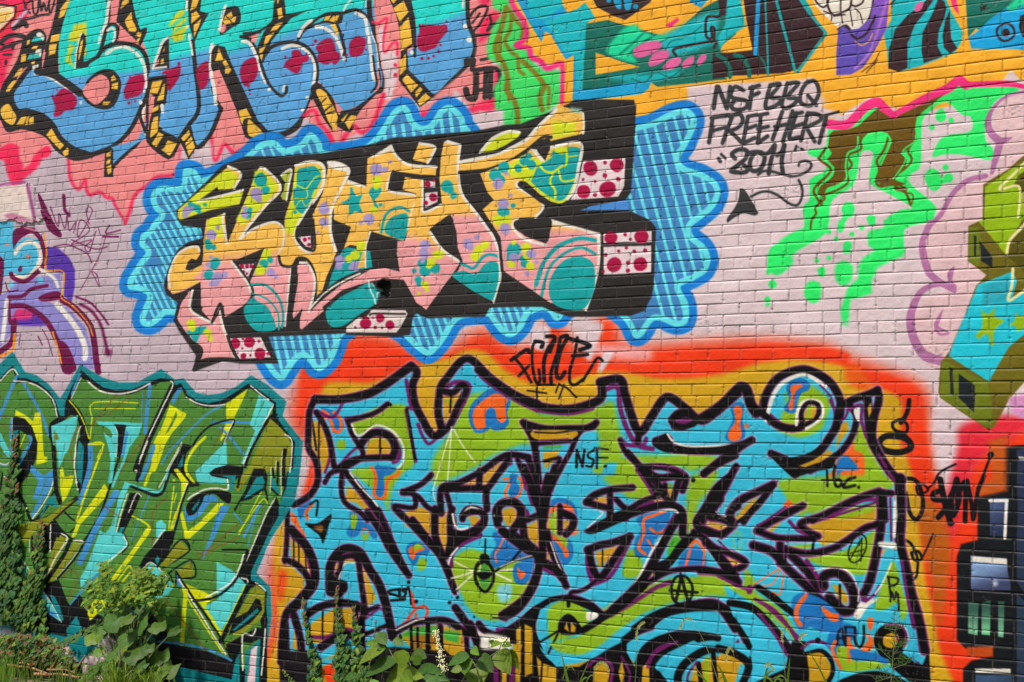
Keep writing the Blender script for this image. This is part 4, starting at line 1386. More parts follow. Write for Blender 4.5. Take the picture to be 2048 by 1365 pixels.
L BK 30 540,40 500,200 500,300
L BK 51 500,300 500,700
L BK 41 470,360 380,400
L BK 51 340,400 360,560 440,640
L BK 61 180,490 280,570 380,640 460,680 460,820 380,1000 280,1100 180,1170
L BK 55 150,400 140,320 180,270 260,265 320,310 320,400 260,500 320,560
L BK 44 540,500 560,620 620,760 690,930
L WH 10 565,580 620,740 680,850
L BK 61 500,740 600,790 660,860
L BK 51 650,340 740,380 740,450 690,510
L BK 35 640,290 640,500
L BK 44 1220,140 1050,160 920,200 850,260
L BK 41 850,260 960,290 1040,320 1030,420
L BK 41 1040,200 1040,400
L BK 35 1090,240 1180,310 1300,250 1460,190 1480,120
F BK 850,480 940,420 1100,330 1180,320 1220,370 1100,430 940,500 860,510
L WH 10 960,330 980,350 860,460
L BK 51 1280,-10 1420,60 1560,50 1640,60
L BK 51 1330,0 1440,140 1500,240
L BK 44 1600,60 1540,240
L BK 51 1180,360 1300,320 1460,280 1560,290 1620,350 1620,520
L WH 16 1440,330 1540,320 1580,360 1500,480 1380,640 1280,840 1180,1000
L BK 61 1590,380 1500,520 1430,650 1340,820 1220,970 1060,1120
F BK !1640,520 1560,620 1500,700 1400,760 1400,850 1520,780 1620,660 1740,540 1800,560 1900,640 2000,760 2048,840 1900,740 1820,620 1730,510
L BK 41 1710,500 1800,560 1900,700 1980,820
L BK 51 860,640 960,600 1060,580 1200,530
L BK 51 870,640 900,780 950,860 1000,820 1080,700 1180,560
L BK 12 980,640 980,770
L BK 24 950,860 860,940 790,970 730,980 715,1040
L BK 51 1330,900 1200,1000 1080,1110 980,1180 880,1260 780,1310
L BK 35 1300,930 1500,820 1700,790 1850,800 2048,850
L BK 35 980,1160 880,1070 740,1020 620,1030 520,1080 430,1200 430,1380
L BK 41 740,1030 740,1070
f BK ~2 440,1090 560,1040 480,1140 440,1240 430,1400 100,1380 0,1340 220,1290 340,1200
F BK 640,1340 650,1210 700,1160 760,1180 800,1290 760,1340
f OC2 680,1230 700,1210 700,1290 690,1290
f OC2 730,1220 760,1250 760,1290 730,1290
F WH ~2 880,1170 920,1160 940,1180 900,1210
L BK 16 500,1370 620,1290
L BK 16 590,1370 640,1290
L BK 51 1380,1220 1500,1130 1700,1080 1880,1080 2048,1160
F BK 1340,1230 1500,1110 1640,1080 1860,1060 1900,1130 1700,1140 1500,1180 1380,1260
L BK 44 1880,1080 1960,1160 2040,1280
L BK 41 1370,1260 1260,1300 1150,1370
L BK 35 1400,1370 1560,1320 1740,1320 1880,1350
L BK 51 1990,60 1880,160 1790,320 1730,420 1760,480
L BK 44 2030,0 1960,140 1880,280 1870,360 1990,420
L BK 30 1740,470 1860,520 1980,480 2020,400
L BK 51 2060,290 2010,330 2000,400
L WH 12 1900,560 1960,620 2048,680
f OC2 1500,150 1540,160 1520,230
# F6
@ 1400 960 2.627
s 1.4
L BK 26 140,10 80,80 30,170 15,220
L BK 24 110,100 60,170 50,200 150,210
L BK 24 385,20 300,60 200,110 150,180 170,210
L BK 22 380,40 310,110 240,190 200,220
L BK 24 0,250 80,280 120,290 180,240
L PR 10 95,320 160,380 240,420
L BK 26 20,310 80,360 160,390 235,430 220,460 160,480
L BK 30 30,330 120,420 200,540
L BK 26 0,480 100,490 200,550
L PR 16 100,510 200,560 260,580 290,560
L PR 30 260,590 260,570
L BK 26 540,135 440,190 360,230 300,270
L BK 24 300,270 400,305 500,310 600,310
L PR 20 470,220 520,270 600,290
L PR 12 300,240 340,220 450,140
L BK 26 940,60 800,110 640,190 530,230 560,270 620,300
L PR 14 950,110 800,160 650,210
L BK 26 960,70 950,200 920,240
L BK 26 920,240 860,260 760,330 680,370 560,390 460,370
L BK 14 600,310 590,380
L BK 12 450,350 450,440
L BK 35 280,345 380,380 460,470 560,560 640,640 720,680
L BK 30 420,340 420,440
L BK 35 480,400 560,480 620,570
L PR 24 560,430 620,520 640,590 
L PR 16 640,500 720,480 790,520 820,590
L BK 41 650,560 650,510 720,490 780,540 810,620 800,680 750,690 680,620
L BK 14 735,555 735,650
L WH 6 600,480 700,465 790,490 830,580 830,640
F WH ~2 810,720 830,660 870,630 930,630 880,670 840,730
L PR 30 860,630 870,560 900,500 
L PR 16 870,640 920,600 940,560
L BK 35 950,80 950,250 920,420 890,540 860,600
L PR 14 1000,100 1005,320
L WH 16 1025,120 1020,300
F WH ~3 1000,330 1060,340 1040,370 990,360 940,350 940,330
L AC 18 1020,380 980,440 930,540
L AC 18 1030,380 1060,500 1080,600
L WH 8 1005,440 960,540 920,600
L BK 41 1050,0 1055,200 1050,330 1080,460 1110,600 1150,740 1180,896
L PR 18 1060,430 1080,560 1110,720 1150,896
o BK 22 960,780 925,830 940,896 980,930 1050,910 1060,840 1020,780
o PR 12 1000,765 1060,780 1090,830 1080,900
L PR 16 140,900 200,850
L BK 30 0,650 80,650 150,710 220,800 260,880
L BK 24 170,660 260,690 340,750 420,830 480,900
L PR 18 310,640 400,720 480,800 520,870
L PR 14 280,700 360,800 440,900
L BK 20 310,570 400,620 460,680 500,710
L BK 22 0,820 60,835 100,830
o BK 8 810,310 780,380 790,430 830,430 870,370 870,310 840,290
l BK 7 850,310 790,420
l BK 7 850,310 845,430
l BK 6 790,390 860,370
@ 1400 700 4
h
g scribbled_tag||small black letters scribbled beside the big curled head of the aqua piece
L Q 19 1015,970 1020,1090
L Q 14 975,1040 1060,1040
L Q 24 1080,930 1070,1010 1090,1090 1130,1080 1120,1040 1080,1040
L Q 24 1240,1020 1180,1040 1150,1100 1240,1085
d Q 1268,1100,12
@ 1400 960 2.627
g scribbled_tag||small black letters AFU. near the lower right of the aqua piece
L Q 14 720,870 735,765 760,860
l Q 11 720,835 760,830
l Q 12 765,775 765,880
l Q 11 760,775 815,775
l Q 11 765,820 800,820
L Q 14 815,780 815,850 840,880 860,840 860,770
d Q 888,893,6
g scribbled_tag||small black letters stacked inside the lime triangle
L Q 12 990,515 1000,600
L Q 11 985,510 1040,520 1030,550 995,560
L Q 12 1000,640 1005,590 1020,630 1030,590
L Q 12 1040,600 1045,690
@ 960 640 4
g scribbled_tag||small black letters NSF. on the aqua background
s 1.1
L Q 22 770,1175 775,1040 
l Q 22 775,1045 820,1170
l Q 22 820,1170 835,1040
L Q 19 910,1040 865,1070 870,1100 910,1120 890,1170 850,1165
l Q 19 935,1030 935,1185
l Q 16 915,1025 1025,1035
l Q 16 935,1100 1020,1100
d Q 1000,1170,14
g spiky_tag||tall black spiky handwritten tag above the aqua letters, underlined with strokes
L Q 32 250,325 370,240 390,260
L Q 24 270,300 330,370 410,500
L Q 24 390,370 310,450
L Q 24 480,170 430,190 415,300 430,440 460,510 480,480 470,400
L Q 30 440,170 500,180 490,220
L Q 32 530,130 600,140 540,240 510,350 515,490
L Q 24 600,160 560,260
L Q 30 640,140 620,260 570,420 570,510
L Q 32 640,140 700,130 640,260 610,430 640,470 680,420
L Q 24 780,140 760,260 720,400 720,500 760,520 820,480
L Q 35 720,150 820,180 880,210 800,240
L Q 30 740,290 860,280
L Q 24 820,490 880,400 940,310 980,330
L Q 16 460,520 520,515 600,520
L Q 16 640,520 700,550 770,620
L Q 16 380,565 530,585
L Q 16 455,540 455,640
L Q 14 630,510 605,580
L Q 14 670,520 630,630
@ 560 1024 4
g scribbled_tag||small black letters on the aqua letter above the foliage
L Q 22 1020,620 960,620 880,630 870,650 960,680 1000,700 890,710
L Q 19 950,620 960,700
L Q 16 960,630 1010,650 980,690
L Q 16 1050,740 1025,600 990,700
@ 960 940 4
g circled_letter_tag||black letter A in a circle on the lime swoosh
o Q 24 1560,870 1530,950 1550,1040 1610,1080 1680,1040 1700,950 1660,870 1610,850
l Q 27 1610,860 1570,1040
l Q 27 1610,860 1660,1040
l Q 24 1520,965 1740,985
l Q 19 1605,830 1605,900
s .9

g aqua_and_lime_lettering||
s 1.5
@ 1060 1150 3.057
f BK -60,470 -30,380 20,300 40,360 90,480 160,560 300,560 420,480 560,400 600,380 590,470 640,560 700,440 780,380 900,350 1060,360 1150,400 1060,410 900,450 820,520 790,570 850,660 900,800 -60,800
f AC 50,280 60,220 130,170 200,150 330,180 420,240 380,320 300,380 220,390 120,480 70,420
F LG ~4 120,200 230,150 330,200 370,260 340,310 240,380 130,400 110,300
f AC 590,430 620,380 800,360 700,440 650,530 640,550
L BK 30 -20,250 60,190 140,145 240,150 340,190 440,240
F WH ~2 350,230 415,240 400,270 350,280
F BK 175,350 180,280 230,240 280,270 320,350 230,370
f OC2 210,330 225,290 240,350
f OC2 250,290 280,320 275,350 250,350
L BK 14 60,410 180,340
L BK 14 100,500 170,360
L BK 24 235,150 235,190
F AC ~2 60,440 120,490 230,520 330,500 440,430 590,340 700,290 620,380 500,440 380,510 240,545 120,520
F LG ~4 120,420 240,400 380,330 520,250 640,180 800,80 640,230 560,300 440,390 330,480 200,470
L BK 40 320,340 440,270 560,190 700,70
f OC2 40,500 80,540 160,570 160,680 60,680
L BK 12 75,520 65,680
f OC2 390,560 450,540 490,580 470,680 380,680
L PR 20 350,560 420,510 500,560 490,680
f OC2 560,520 580,600 560,680 540,600
L PR 14 560,500 610,600 600,680
f OC2 690,560 730,520 730,680 680,680
L PR 22 720,560 760,480 860,420
L AC 50 790,560 850,500 1000,430 
f AC 780,570 830,500 960,430 1060,410 1150,400 1344,430 1344,500 1200,440 1060,450 960,520 910,570 900,680 860,680
f OC2 980,680 1000,560 1090,500 1160,500 1280,500 1300,560 1240,680
L LG 26 1080,510 1080,660
L BK 30 1030,540 1050,680
L BK 30 1120,480 1140,680
L BK 50 900,700 910,600 970,520 1080,460 1200,450 1320,510 1360,560
L PR 14 960,680 970,600 1020,530
L BK 46 640,330 760,250 900,200 1080,180 1180,210 1280,320 1360,430
L BK 50 580,400 660,340 720,310
L BK 40 660,540 700,450 800,390 950,365 1080,375 1150,390
L PR 16 720,540 780,450 900,410
f AC ~2 960,430 1180,420 1340,460 1340,660 1344,700 1300,680 1340,560 1240,460 1080,440
@ 1450 1150 2.989
f AC ~2 -10,60 180,180 330,400 380,500 300,560 180,640 -20,660 -20,480 160,560 150,430 60,300
f OC2 -30,470 100,500 60,640 -30,660
L BK 46 -40,440 60,470 140,540 100,660
L BK 36 0,220 60,290 120,380 145,430
L BK 44 30,170 160,200 260,290 350,400 400,500 420,620
L PR 20 200,230 300,360 370,480
L PR 22 180,150 300,220 400,340 440,380
L LG 12 220,190 300,260 380,340
f BK 400,400 480,400 510,640 420,660 180,640 360,560
L BK 40 200,80 300,150 410,235
f OC2 510,470 600,480 620,560 590,660 500,660
L BK 30 500,460 580,455 640,520 640,600 600,660
L AC 22 480,450 580,430 650,490 670,580 650,640
L PR 20 460,440 520,400 600,410 640,450
d BK 555,390,16 475,305,16
f AC ~2 640,640 700,590 860,560 980,590 1020,660 640,680
F BK 680,660 760,600 900,575 1010,600 1100,680
F LG ~3 670,440 740,440 760,510 860,520 900,500 940,540 860,570 700,570
L OG 20 660,400 640,450 690,560
L OG 18 740,380 740,520
L OG 18 850,360 880,400 850,440
d OG 868,280,18
L BB 36 760,460 850,480 960,520
L BB 30 690,300 640,350 620,420
F BB ~2 410,260 420,150 500,120 600,160 700,260 680,310 600,300 560,330 500,310 470,330 430,300
L OG 26 480,130 430,200 430,270 450,300
F OG 570,190 640,230 680,240 670,280 620,270
L BK 34 1000,450 1100,520 1180,620 1230,680
f BK ~2 960,470 1180,540 1220,440 1230,680 1100,640 1000,560
L PR 16 1080,450 1160,530
f AC 1090,300 1140,330 1170,530 1080,480 1060,440 1100,400
o BK 44 990,330 930,360 930,430 990,460 1050,420 1060,350
F OC2 990,350 1020,370 1010,430 980,430
L PR 14 960,300 1040,300 1080,350 1070,430
L WH 6 1000,290 1070,310 1095,370 1080,440
@ 560 1150 2.637
f 1a1418 ~3 0,400 150,400 220,440 210,567 0,567
f 1a1418 ~3 440,400 600,380 830,400 900,450 1060,360 1240,420 1240,567 1344,580 440,567
f 9c6a1a 690,300 700,270 850,270 860,360 700,400
f 3fa03a ~3 640,320 690,280 830,270 820,310
f OC2 860,300 960,290 970,400 900,430 860,380
f 3fa03a ~3 860,300 950,300 940,360 870,340
l BK 16 690,270 695,390
l BK 14 725,280 728,400
l BK 24 780,260 780,400
l BK 26 845,280 850,380
f OC2 1245,290 1270,270 1270,520 1250,500
f OC2 1290,260 1330,280 1330,520 1290,540
L PR 26 1130,430 1140,560
L OC2 30 1180,450 1180,580
L PR 26 1230,420 1220,580
F WH ~4 1060,340 1090,310 1200,330 1190,380 1070,390
s .9

= GR 4d8233
= TL 108388
= A3 56ccc8
= B3 3f8ecb
= YL d6da08
= O2 878c1c
= WN 6f0f45
= VI 5a35a8
= LL 8f86c8
= KA 0e1112
g purple_lettering||curling lavender letter with wine outlines and an aqua eye-like bubble at the left edge
@ 0 360 2.24
f E3CFC4 ~1.5 -60,40 120,20 130,80 140,140 190,185 110,190 60,175 -60,185
f C77A96 ~3 20,160 60,150 160,185 100,190 50,180
L A04A80 12 ~4 -40,30 60,15 110,10
L A04A80 14 ~3 130,30 150,120 160,180
L WN 12 175,70 200,120 225,190 
F WN 170,70 185,75 240,190 275,240 270,260 230,240 205,200
L WN 14 ~2 285,70 290,130 310,160
f VI ~2 205,300 260,305 310,350 335,400 335,480 320,550 285,520 290,420 210,405
F VI ~3 60,600 230,600 230,650 60,650
F D02F70 ~5 50,580 130,580 140,620 50,625
f LL ~2 -60,540 40,500 60,460 150,440 270,420 275,500 200,520 190,540 300,570 380,660 410,760 420,850 340,830 250,700 170,600 80,570 40,640 60,680 0,750 -60,760
f 4fb8da ~1.5 -60,190 60,190 60,260 80,280 110,260 180,270 190,330 180,400 130,440 70,440 50,420 20,430 10,500 -60,500
F EBD9C4 ~1.5 90,290 130,270 175,290 190,340 170,410 120,445 75,440 60,420 110,430 150,400 170,350 160,300 120,290 90,310 70,340 60,320
F WN 60,230 90,215 160,220 100,260 70,290 60,310 55,270
L WN 20 100,215 160,240 190,290 200,370 160,420 110,455 60,440 50,420
L D98BA0 8 ~2 110,215 160,230
d E9806A ~2 125,345,10 30,290,8
F WN 85,390 95,385 100,405 90,415 80,405
d 5fc8e0 ~2 180,450,14 50,470,12
L WN 5 25,460 40,500 80,495
F WN -60,320 10,350 18,400 10,470 0,520 -60,540
L WN 16 40,525 100,520 140,490 210,475
F WN 200,510 260,500 280,530 200,545 170,530
L WN 24 50,565 110,565 170,600 220,650 260,730 290,800 310,860
L WN 28 280,540 340,580 400,650 420,720 430,800 440,860
F WN 260,730 300,740 340,830 330,860 280,860
L WN 14 40,540 45,640 70,630 60,720 
L WN 26 60,640 55,720 0,770
L F29422 6 195,240 208,320 205,400 270,405 288,430 280,500 275,530 330,570 390,640 415,700
L F29422 8 235,680 260,760 275,820
L F29422 12 65,690 55,760 0,790
L WH 18 ~2 30,540 20,640 10,720
L WH 24 ~2 255,560 300,610 350,680 380,750 380,800
L WH 14 ~2 180,400 240,440 260,480
L WN 4 190,670 215,720 235,790
L WN 5 170,700 190,740
L WN 4 90,690 85,740
L WN 9 ~2 340,525 400,550 450,600 485,650
L WN 13 ~3 360,560 410,590 450,650 470,720 480,770
d WN ~6 485,775,14
g thin_purple_tag||thin wine-coloured scrawled tag above the purple letter
L WN 4 225,120 260,210 265,150 290,220 300,160 310,230 340,190 330,240
L WN 4 400,200 385,140 400,120 410,150 350,260 360,180 400,230 320,290 410,270 380,300 400,320 430,230
L WN 3 440,215 450,250
L WN 6 490,205 475,240 540,225
L WN 5 240,300 290,290 330,300 390,330 410,370
L WN 5 320,270 370,290 430,310 480,300
L WN 3 480,240 440,350 360,495
L WN 3 400,410 430,420 445,480 410,410
L WN 9 460,255 530,255
g green_lettering||green wildstyle letters with a teal edge and yellow, aqua and blue streaks
@ 0 0 1
p G -200,740 0,757 25,731 37,757 50,757 75,765 100,785 112,807 120,830 128,820 132,802 142,777 162,740 180,755 205,775 230,782 262,780 287,770 320,757 345,759 350,772 362,767 375,790 392,802 415,807 440,802 467,787 497,767 525,785 552,805 552,832 570,860 590,885 585,944 580,925 572,975 557,1015 555,1035 530,1080 502,1144 502,1163 511,1163 534,1185 530,1217 534,1245 534,1500 -200,1500
f TL ~1.2 -200,735 0,728 25,703 50,745 75,752 98,770 120,798 140,765 160,728 205,755 235,765 275,765 322,738 350,760 367,757 392,785 415,790 440,787 470,775 502,750 535,770 573,803 565,832 590,865 606,885 600,944 590,1000 570,1035 540,1080 520,1130 512,1146 540,1175 543,1235 533,1300 533,1500 -200,1500
f KA $G
f GR ~1 -200,765 3,762 25,738 34,765 28,770 48,762 73,770 96,790 107,812 115,835 100,850 103,860 130,840 138,805 160,755 180,765 203,783 230,792 262,789 290,778 320,765 342,763 345,775 320,830 280,920 345,790 362,775 372,795 392,810 415,817 440,812 467,797 497,775 520,790 545,808 545,830 530,850 570,870 585,890 578,925 560,1010 548,1000 500,1100 470,1160 480,1180 510,1175 528,1190 520,1240 528,1290 500,1345 460,1320 400,1302 340,1288 300,1285 262,1255 215,1240 180,1220 0,1235 -200,1200
@ 0 690 4
L WH 10 0,290 95,195 140,240
L B3 26 130,260 60,420 -10,600
L B3 22 190,310 260,430 330,560 390,720
L WH 10 110,290 220,300 330,350 420,440 460,580
F KA 100,600 150,570 230,600 290,680 305,800 290,900 260,980 200,1080 130,1130 150,1000 100,800
L B3 16 95,590 80,700 90,800 60,880
L WH 5 100,590 95,720 
f TL 105,690 150,680 130,760 95,820
f GR 160,680 260,750 200,900 110,960 150,780
L YL 9 200,720 150,840 100,960
L B3 22 230,730 250,760 180,900 150,980
f A3 0,700 60,820 110,900 100,930 40,880 0,800
f YL 125,520 200,560 265,610 280,545 320,540 340,700 350,890 380,900 375,940 290,960 300,780 260,660 200,590 120,570
f TL 485,440 530,440 525,570 480,570 470,540 460,500
L KA 23 480,580 405,640 405,740
F KA 530,440 600,480 660,560 700,680 715,800 710,900 640,900 640,700 620,600 570,560 520,590
f A3 410,650 625,560 600,700 540,850 500,900 420,900
f 6f7f38 430,680 470,740 475,896 430,896
L KA 16 405,720 420,820 430,896
L YL 10 555,450 620,530 670,620 710,750
L YL 9 1105,465 750,465 735,600 720,750
L YL 8 1080,508 750,508
l YL 12 710,800 830,795
L YL 12 830,795 780,900
f A3 770,610 1140,625 1110,720 1000,870 960,900 880,900 860,800 820,680
F GR 800,640 880,680 890,740 830,700
f KA 915,635 1010,640 990,760 960,896 930,896 940,700
L WH 6 920,660 940,720 930,896
f B3 1010,680 1030,700 990,900 970,900
L B3 30 1200,330 1180,500 1160,700
L B3 8 1140,390 1130,620
L WH 12 700,290 800,370 950,395 1100,360 1200,310
f TL 640,740 665,896 615,896
L WH 8 645,650 615,740 605,896
L GR 4 0,0
L 8f4a20 6 ~1.5 930,400 720,660
L 8f4a20 6 ~1.5 1040,410 860,560
L 8f4a20 6 ~1.5 0,575 90,570
L 8f4a20 6 ~1.5 0,630 90,690
L 8f4a20 7 ~1.5 1190,700 900,1100 
L 8f4a20 7 ~1.5 620,650 560,830 620,1030
L B3 16 640,230 570,400
L WH 6 650,260 570,430
@ 280 720 4
L KA 57 260,220 200,350 100,560 0,800 -30,880
L WH 10 245,170 260,210 180,380 80,590 0,790
f YL 240,360 370,430 360,460 260,580 200,680 160,800 120,900 80,900 110,660 180,520
f GR 290,410 300,440 230,570 200,600
f B3 300,230 340,220 270,360 250,330
L B3 26 110,690 70,800 30,900
L B3 14 650,370 540,430 400,560 250,720 170,830
L WH 10 370,300 460,350 570,368 680,355
f YL 860,235 760,450 720,550 650,650 640,640 690,500 690,350
L B3 22 580,500 900,500
L B3 18 640,540 720,620 830,760
L KA 16 420,690 480,600 580,520 750,480 700,600 640,730
L WH 8 745,490 690,620 660,700
d KA 623,763,8
L 8f4a20 6 ~1.5 660,540 580,720
f A3 950,280 1040,330 1070,350 1000,500 880,740 830,840 810,830 920,570 880,520
f GR 985,330 1000,330 930,480 915,520
L WH 10 885,205 960,270 1030,320
L WH 12 1065,360 980,530 860,760 820,860
L KA 23 1090,440 1030,470 900,700 840,860
f O2 1040,470 1100,520 1190,620 1210,700 1190,896 850,896 930,720
L WH 10 1160,600 1215,660 1200,896
L KA 29 1160,720 1150,800 1150,1000
L KA 18 1105,820 1100,1000
L WH 6 1140,730 1130,860 1130,1080
L WH 6 1090,810 1080,880
L WH 8 335,660 280,760 210,890
f KA 345,670 420,690 370,750 350,850 380,920 480,1000 400,1020 300,950 240,900 
L YL 22 520,620 440,700 380,800 370,900 430,980
f TL 350,750 340,860 300,860
f A3 690,650 697,840 690,1000 460,980 440,900 560,780
@ 280 900 4
L WH 9 310,0 230,160 150,300
L KA 23 330,10 260,130 150,360 0,310
L A3 10 150,330 20,300
f YL 270,160 300,150 390,260 310,500 230,740 210,740 260,560 330,380 330,260
f GR 290,300 310,300 270,500 245,560 
L YL 10 270,290 230,640
L YL 8 290,350 270,420
d YL 272,243,9
L YL 7 10,570 75,630 0,760
L WH 10 380,260 330,420 280,620 240,740
L B3 10 290,560 250,700
L KA 18 385,290 330,440 290,600 240,760 190,700
f KA 380,260 490,290 400,300
f KA 550,190 600,150 700,120 820,140 820,190 770,240 720,260 720,240 620,225 570,215
f TL 640,210 770,210 740,330 715,340 715,230
L WH 12 700,240 700,320 620,310 520,320 420,370 380,400
F KA 370,500 380,430 460,360 560,330 640,330 720,350 720,430 660,410 600,360 520,370 500,420 450,500 400,530
f TL 410,480 480,390 470,430 430,490
f B3 520,370 590,360 630,410 560,420 480,530 390,580 360,560 350,430 380,530 440,520 500,420
f YL 620,430 670,430 650,480 400,710 360,710 320,520 340,490 380,650 480,580
f B3 640,450 720,450 650,580 600,700 540,800 510,870 490,870 560,700
f KA 910,150 1000,150 1020,220 1010,300 1000,320 880,400 800,420 760,500 750,480 840,330
f TL 930,220 980,210 1000,260 980,310 830,400
f O2 870,140 910,150 820,300 780,340 760,300 820,200
L KA 21 820,140 780,300
L KA 16 1000,310 1020,400
L YL 8 970,340 790,680
L YL 8 1020,430 980,400 860,560 790,660
L B3 20 960,440 900,560 830,700
L B3 8 930,500 860,780
L B3 14 750,510 820,590
L WH 10 1080,390 1010,510 930,700 850,890
f KA 1090,370 1110,420 1110,520 1050,620 960,820 920,900 860,900 940,720 1030,520
f TL 1050,210 1100,280 1120,350 1080,340 1050,320
L KA 16 1050,310 1100,360
L KA 18 1060,150 1070,220
L WH 6 1050,140 1040,340
L 8f4a20 8 ~1.5 780,600 540,800 450,830
L 8f4a20 8 ~1.5 790,700 600,790 470,870
L KA 16 660,800 850,800
L KA 13 860,800 830,860
f A3 130,580 170,560 210,600 200,700 130,700
f KA 190,650 210,740 210,900 60,900 100,800
L WH 9 190,640 90,790 30,890
f O2 210,860 320,720 390,800 270,900 210,900
L KA 10 210,860 320,720 395,805 270,900
L 8f4a20 7 ~1.5 220,380 110,480 90,620 100,760
f TL 140,850 160,900 130,900
L B3 6 90,330 20,500
@ 0 880 4
L WH 9 85,0 100,140 50,200 0,190
L B3 9 90,40 100,150 60,205 0,205
L KA 16 20,270 0,400
L WH 10 30,290 75,345
f B3 250,200 350,290 420,240 440,300 380,420 300,560 260,630 250,600 300,470 260,470 310,330 240,250
l GR 8 380,300 290,520
L WH 9 435,300 400,410 340,520 260,630
L KA 34 430,60 440,250 450,400 480,500
L KA 23 140,410 200,520 260,650 370,540 430,420
f TL 430,430 460,540 380,520 340,600 310,620 380,480
f YL 480,240 500,220 520,300 590,280 580,350 530,460 500,500 480,380
f A3 440,0 550,0 500,170 470,230 460,100
L KA 18 610,460 500,540 370,620 270,660
f O2 140,690 370,620 520,510 610,470 600,500 450,640 430,640 400,720 300,700 240,800 200,830 150,740
L KA 16 620,470 540,540 430,640
L WH 10 605,40 595,200 610,330 625,400
F KA 620,0 710,0 710,150 690,330 650,440 620,380 610,200
f TL 630,0 670,60 665,200 650,370 615,300 612,120
L KA 13 520,580 570,630 630,670 560,740
L B3 40 720,40 720,200 670,400 640,500
L YL 16 710,35 820,35 770,200 680,440 610,650
f YL 835,350 865,400 850,450 640,680 600,780 570,780 620,650 800,400
L KA 18 980,0 960,120 900,300 850,460 790,620 680,800
L A3 34 900,0 900,180 880,330
L A3 20 1040,0 1000,140 940,270 900,370
L B3 50 930,420 860,540 780,680 700,850 640,980
L KA 34 1200,-10 1130,200 1100,320
L WH 9 1180,10 1110,190
d WH 1087,250,12 610,340,11 622,398,8 212,548,9
L B3 26 1230,70 1150,270 1120,320
L YL 22 1290,60 1200,260 1160,360
L A3 16 1000,345 1060,360 1270,415 1344,250
L KA 21 1050,372 1270,440 1330,330
f A3 1000,340 1040,350 980,500 930,650 920,780 960,760 1020,840 980,900 1000,900 770,900 900,660 950,450
L WH 9 1020,430 970,580 920,800 985,750 1015,840
f KA 1040,420 1130,430 1080,560 990,740 930,790 960,650
f TL 960,700 1000,690 970,750 930,800
L WH 8 1130,450 1090,430 1030,580
L KA 16 990,750 1020,840 980,900
L YL 14 1060,610 1200,710 1060,890
L B3 8 1190,450 1130,600 1050,800
L 8f4a20 8 ~1.5 830,530 930,600
L KA 16 440,650 500,730 590,800 670,805
f KA 430,650 480,720 540,780 470,800 400,896 360,896 370,700 410,650
L WH 9 405,680 400,896
L WH 9 490,750 540,790 480,890
L WH 10 590,805 670,820 630,890
f O2 480,760 530,790 470,890 440,890
f O2 590,820 650,830 600,896 560,896
L KA 31 370,700 370,896
L KA 26 310,740 320,896
L KA 23 260,780 260,896
L WH 6 235,800 232,896
L WH 6 300,760 300,896
@ 0 1060 4
f O2 450,60 535,80 380,380 350,400 400,220
f O2 590,110 655,100 450,390 380,430 480,260
L WH 9 505,40 535,75 440,230 370,380
L WH 9 590,90 665,95 590,220 450,390
L KA 31 560,90 500,220 370,410
L KA 18 670,110 590,240 460,390
f A3 800,0 1010,130 870,260 790,310 640,450 650,600 640,390 700,280
f A3 860,0 990,30 1020,120 860,280 790,310 790,340 720,400 650,460 635,400 720,260 820,80
L WH 9 985,50 1015,120 920,210 790,310
L B3 18 790,350 680,460 560,610
L YL 34 1190,-10 1050,200 900,400
L YL 12 940,410 1030,290 1060,340
L YL 16 1040,340 980,410
f KA 470,400 540,580 560,610 640,520 660,560 700,700 720,740 900,700 960,620 1100,590 1200,640 1290,780 1300,850 1240,900 1040,900 900,820 680,800 600,700 620,680 560,800 530,896 420,896 330,820 350,660 470,720 490,740 330,470 360,430
f TL 400,520 440,540 480,620 510,720 490,740 430,620
f TL 610,690 640,760 660,800 540,870 530,800
f A3 330,470 390,560 470,700 490,740 370,660 320,640
f B3 370,640 440,660 470,710 400,680
L WH 7 330,470 410,590 490,740
L WH 8 170,230 230,320
f A3 170,240 220,310 200,390
f YL 690,640 760,560 830,560 860,600 720,730
f GR 650,520 720,420 1000,440 1040,560 850,560 760,560 690,640
L 8f4a20 6 ~1.5 490,400 570,320 620,400 540,560
L WH 9 1310,0 1200,170 1040,430
f KA 1320,10 1400,0 1344,200 1260,290 1200,240 1040,430 1150,220
f TL 1260,200 1280,240 1260,280 1240,240
f A3 1140,340 1210,260 1400,440 1344,520 1240,560 1300,430 1200,330 1100,420
L WH 8 1120,350 1210,260 1344,390
f TL ~1.5 -60,700 100,720 340,800 480,896 -60,896
f TL ~1.5 840,700 1060,640 1060,760 900,800
@ 260 1080 3.143
f 15171a 110,560 220,560 240,600 160,660 110,600
f TL 100,570 130,560 160,640 90,660
L KA 10 170,170 320,0 370,70 200,180
f O2 190,160 310,10 365,70 230,170
L KA 10 240,210 380,130 410,230 320,240
f O2 290,200 380,140 405,225 320,240
L KA 10 245,210 285,285 290,200
f B3 290,210 300,290 330,300 310,250
f YL 350,275 470,330 540,370 480,400 580,570 570,610 540,560 440,400 400,370
L KA 13 290,200 400,370 560,600 640,760
L WH 10 310,250 420,430 600,720
L YL 10 330,300 360,370 580,710
L YL 26 350,320 340,450 325,660
f A3 545,140 640,190 690,240 730,280 660,440 570,570 470,420 560,370 545,340
L WH 10 715,90 690,170 640,260 560,320 480,360
L KA 16 740,70 720,140 650,270 540,360 400,385
L WH 9 700,240 740,280 620,500
L YL 8 720,290 650,440 570,600
L KA 31 760,270 700,380 630,520 570,640
f O2 790,280 850,330 850,440 820,500 600,680 590,660 700,600 650,600 620,560 700,430
L WH 8 790,270 855,330 850,410
f KA 790,370 820,380 830,440 760,520 700,560 620,600 650,500 740,450
f TL 800,430 810,450 660,570 640,570
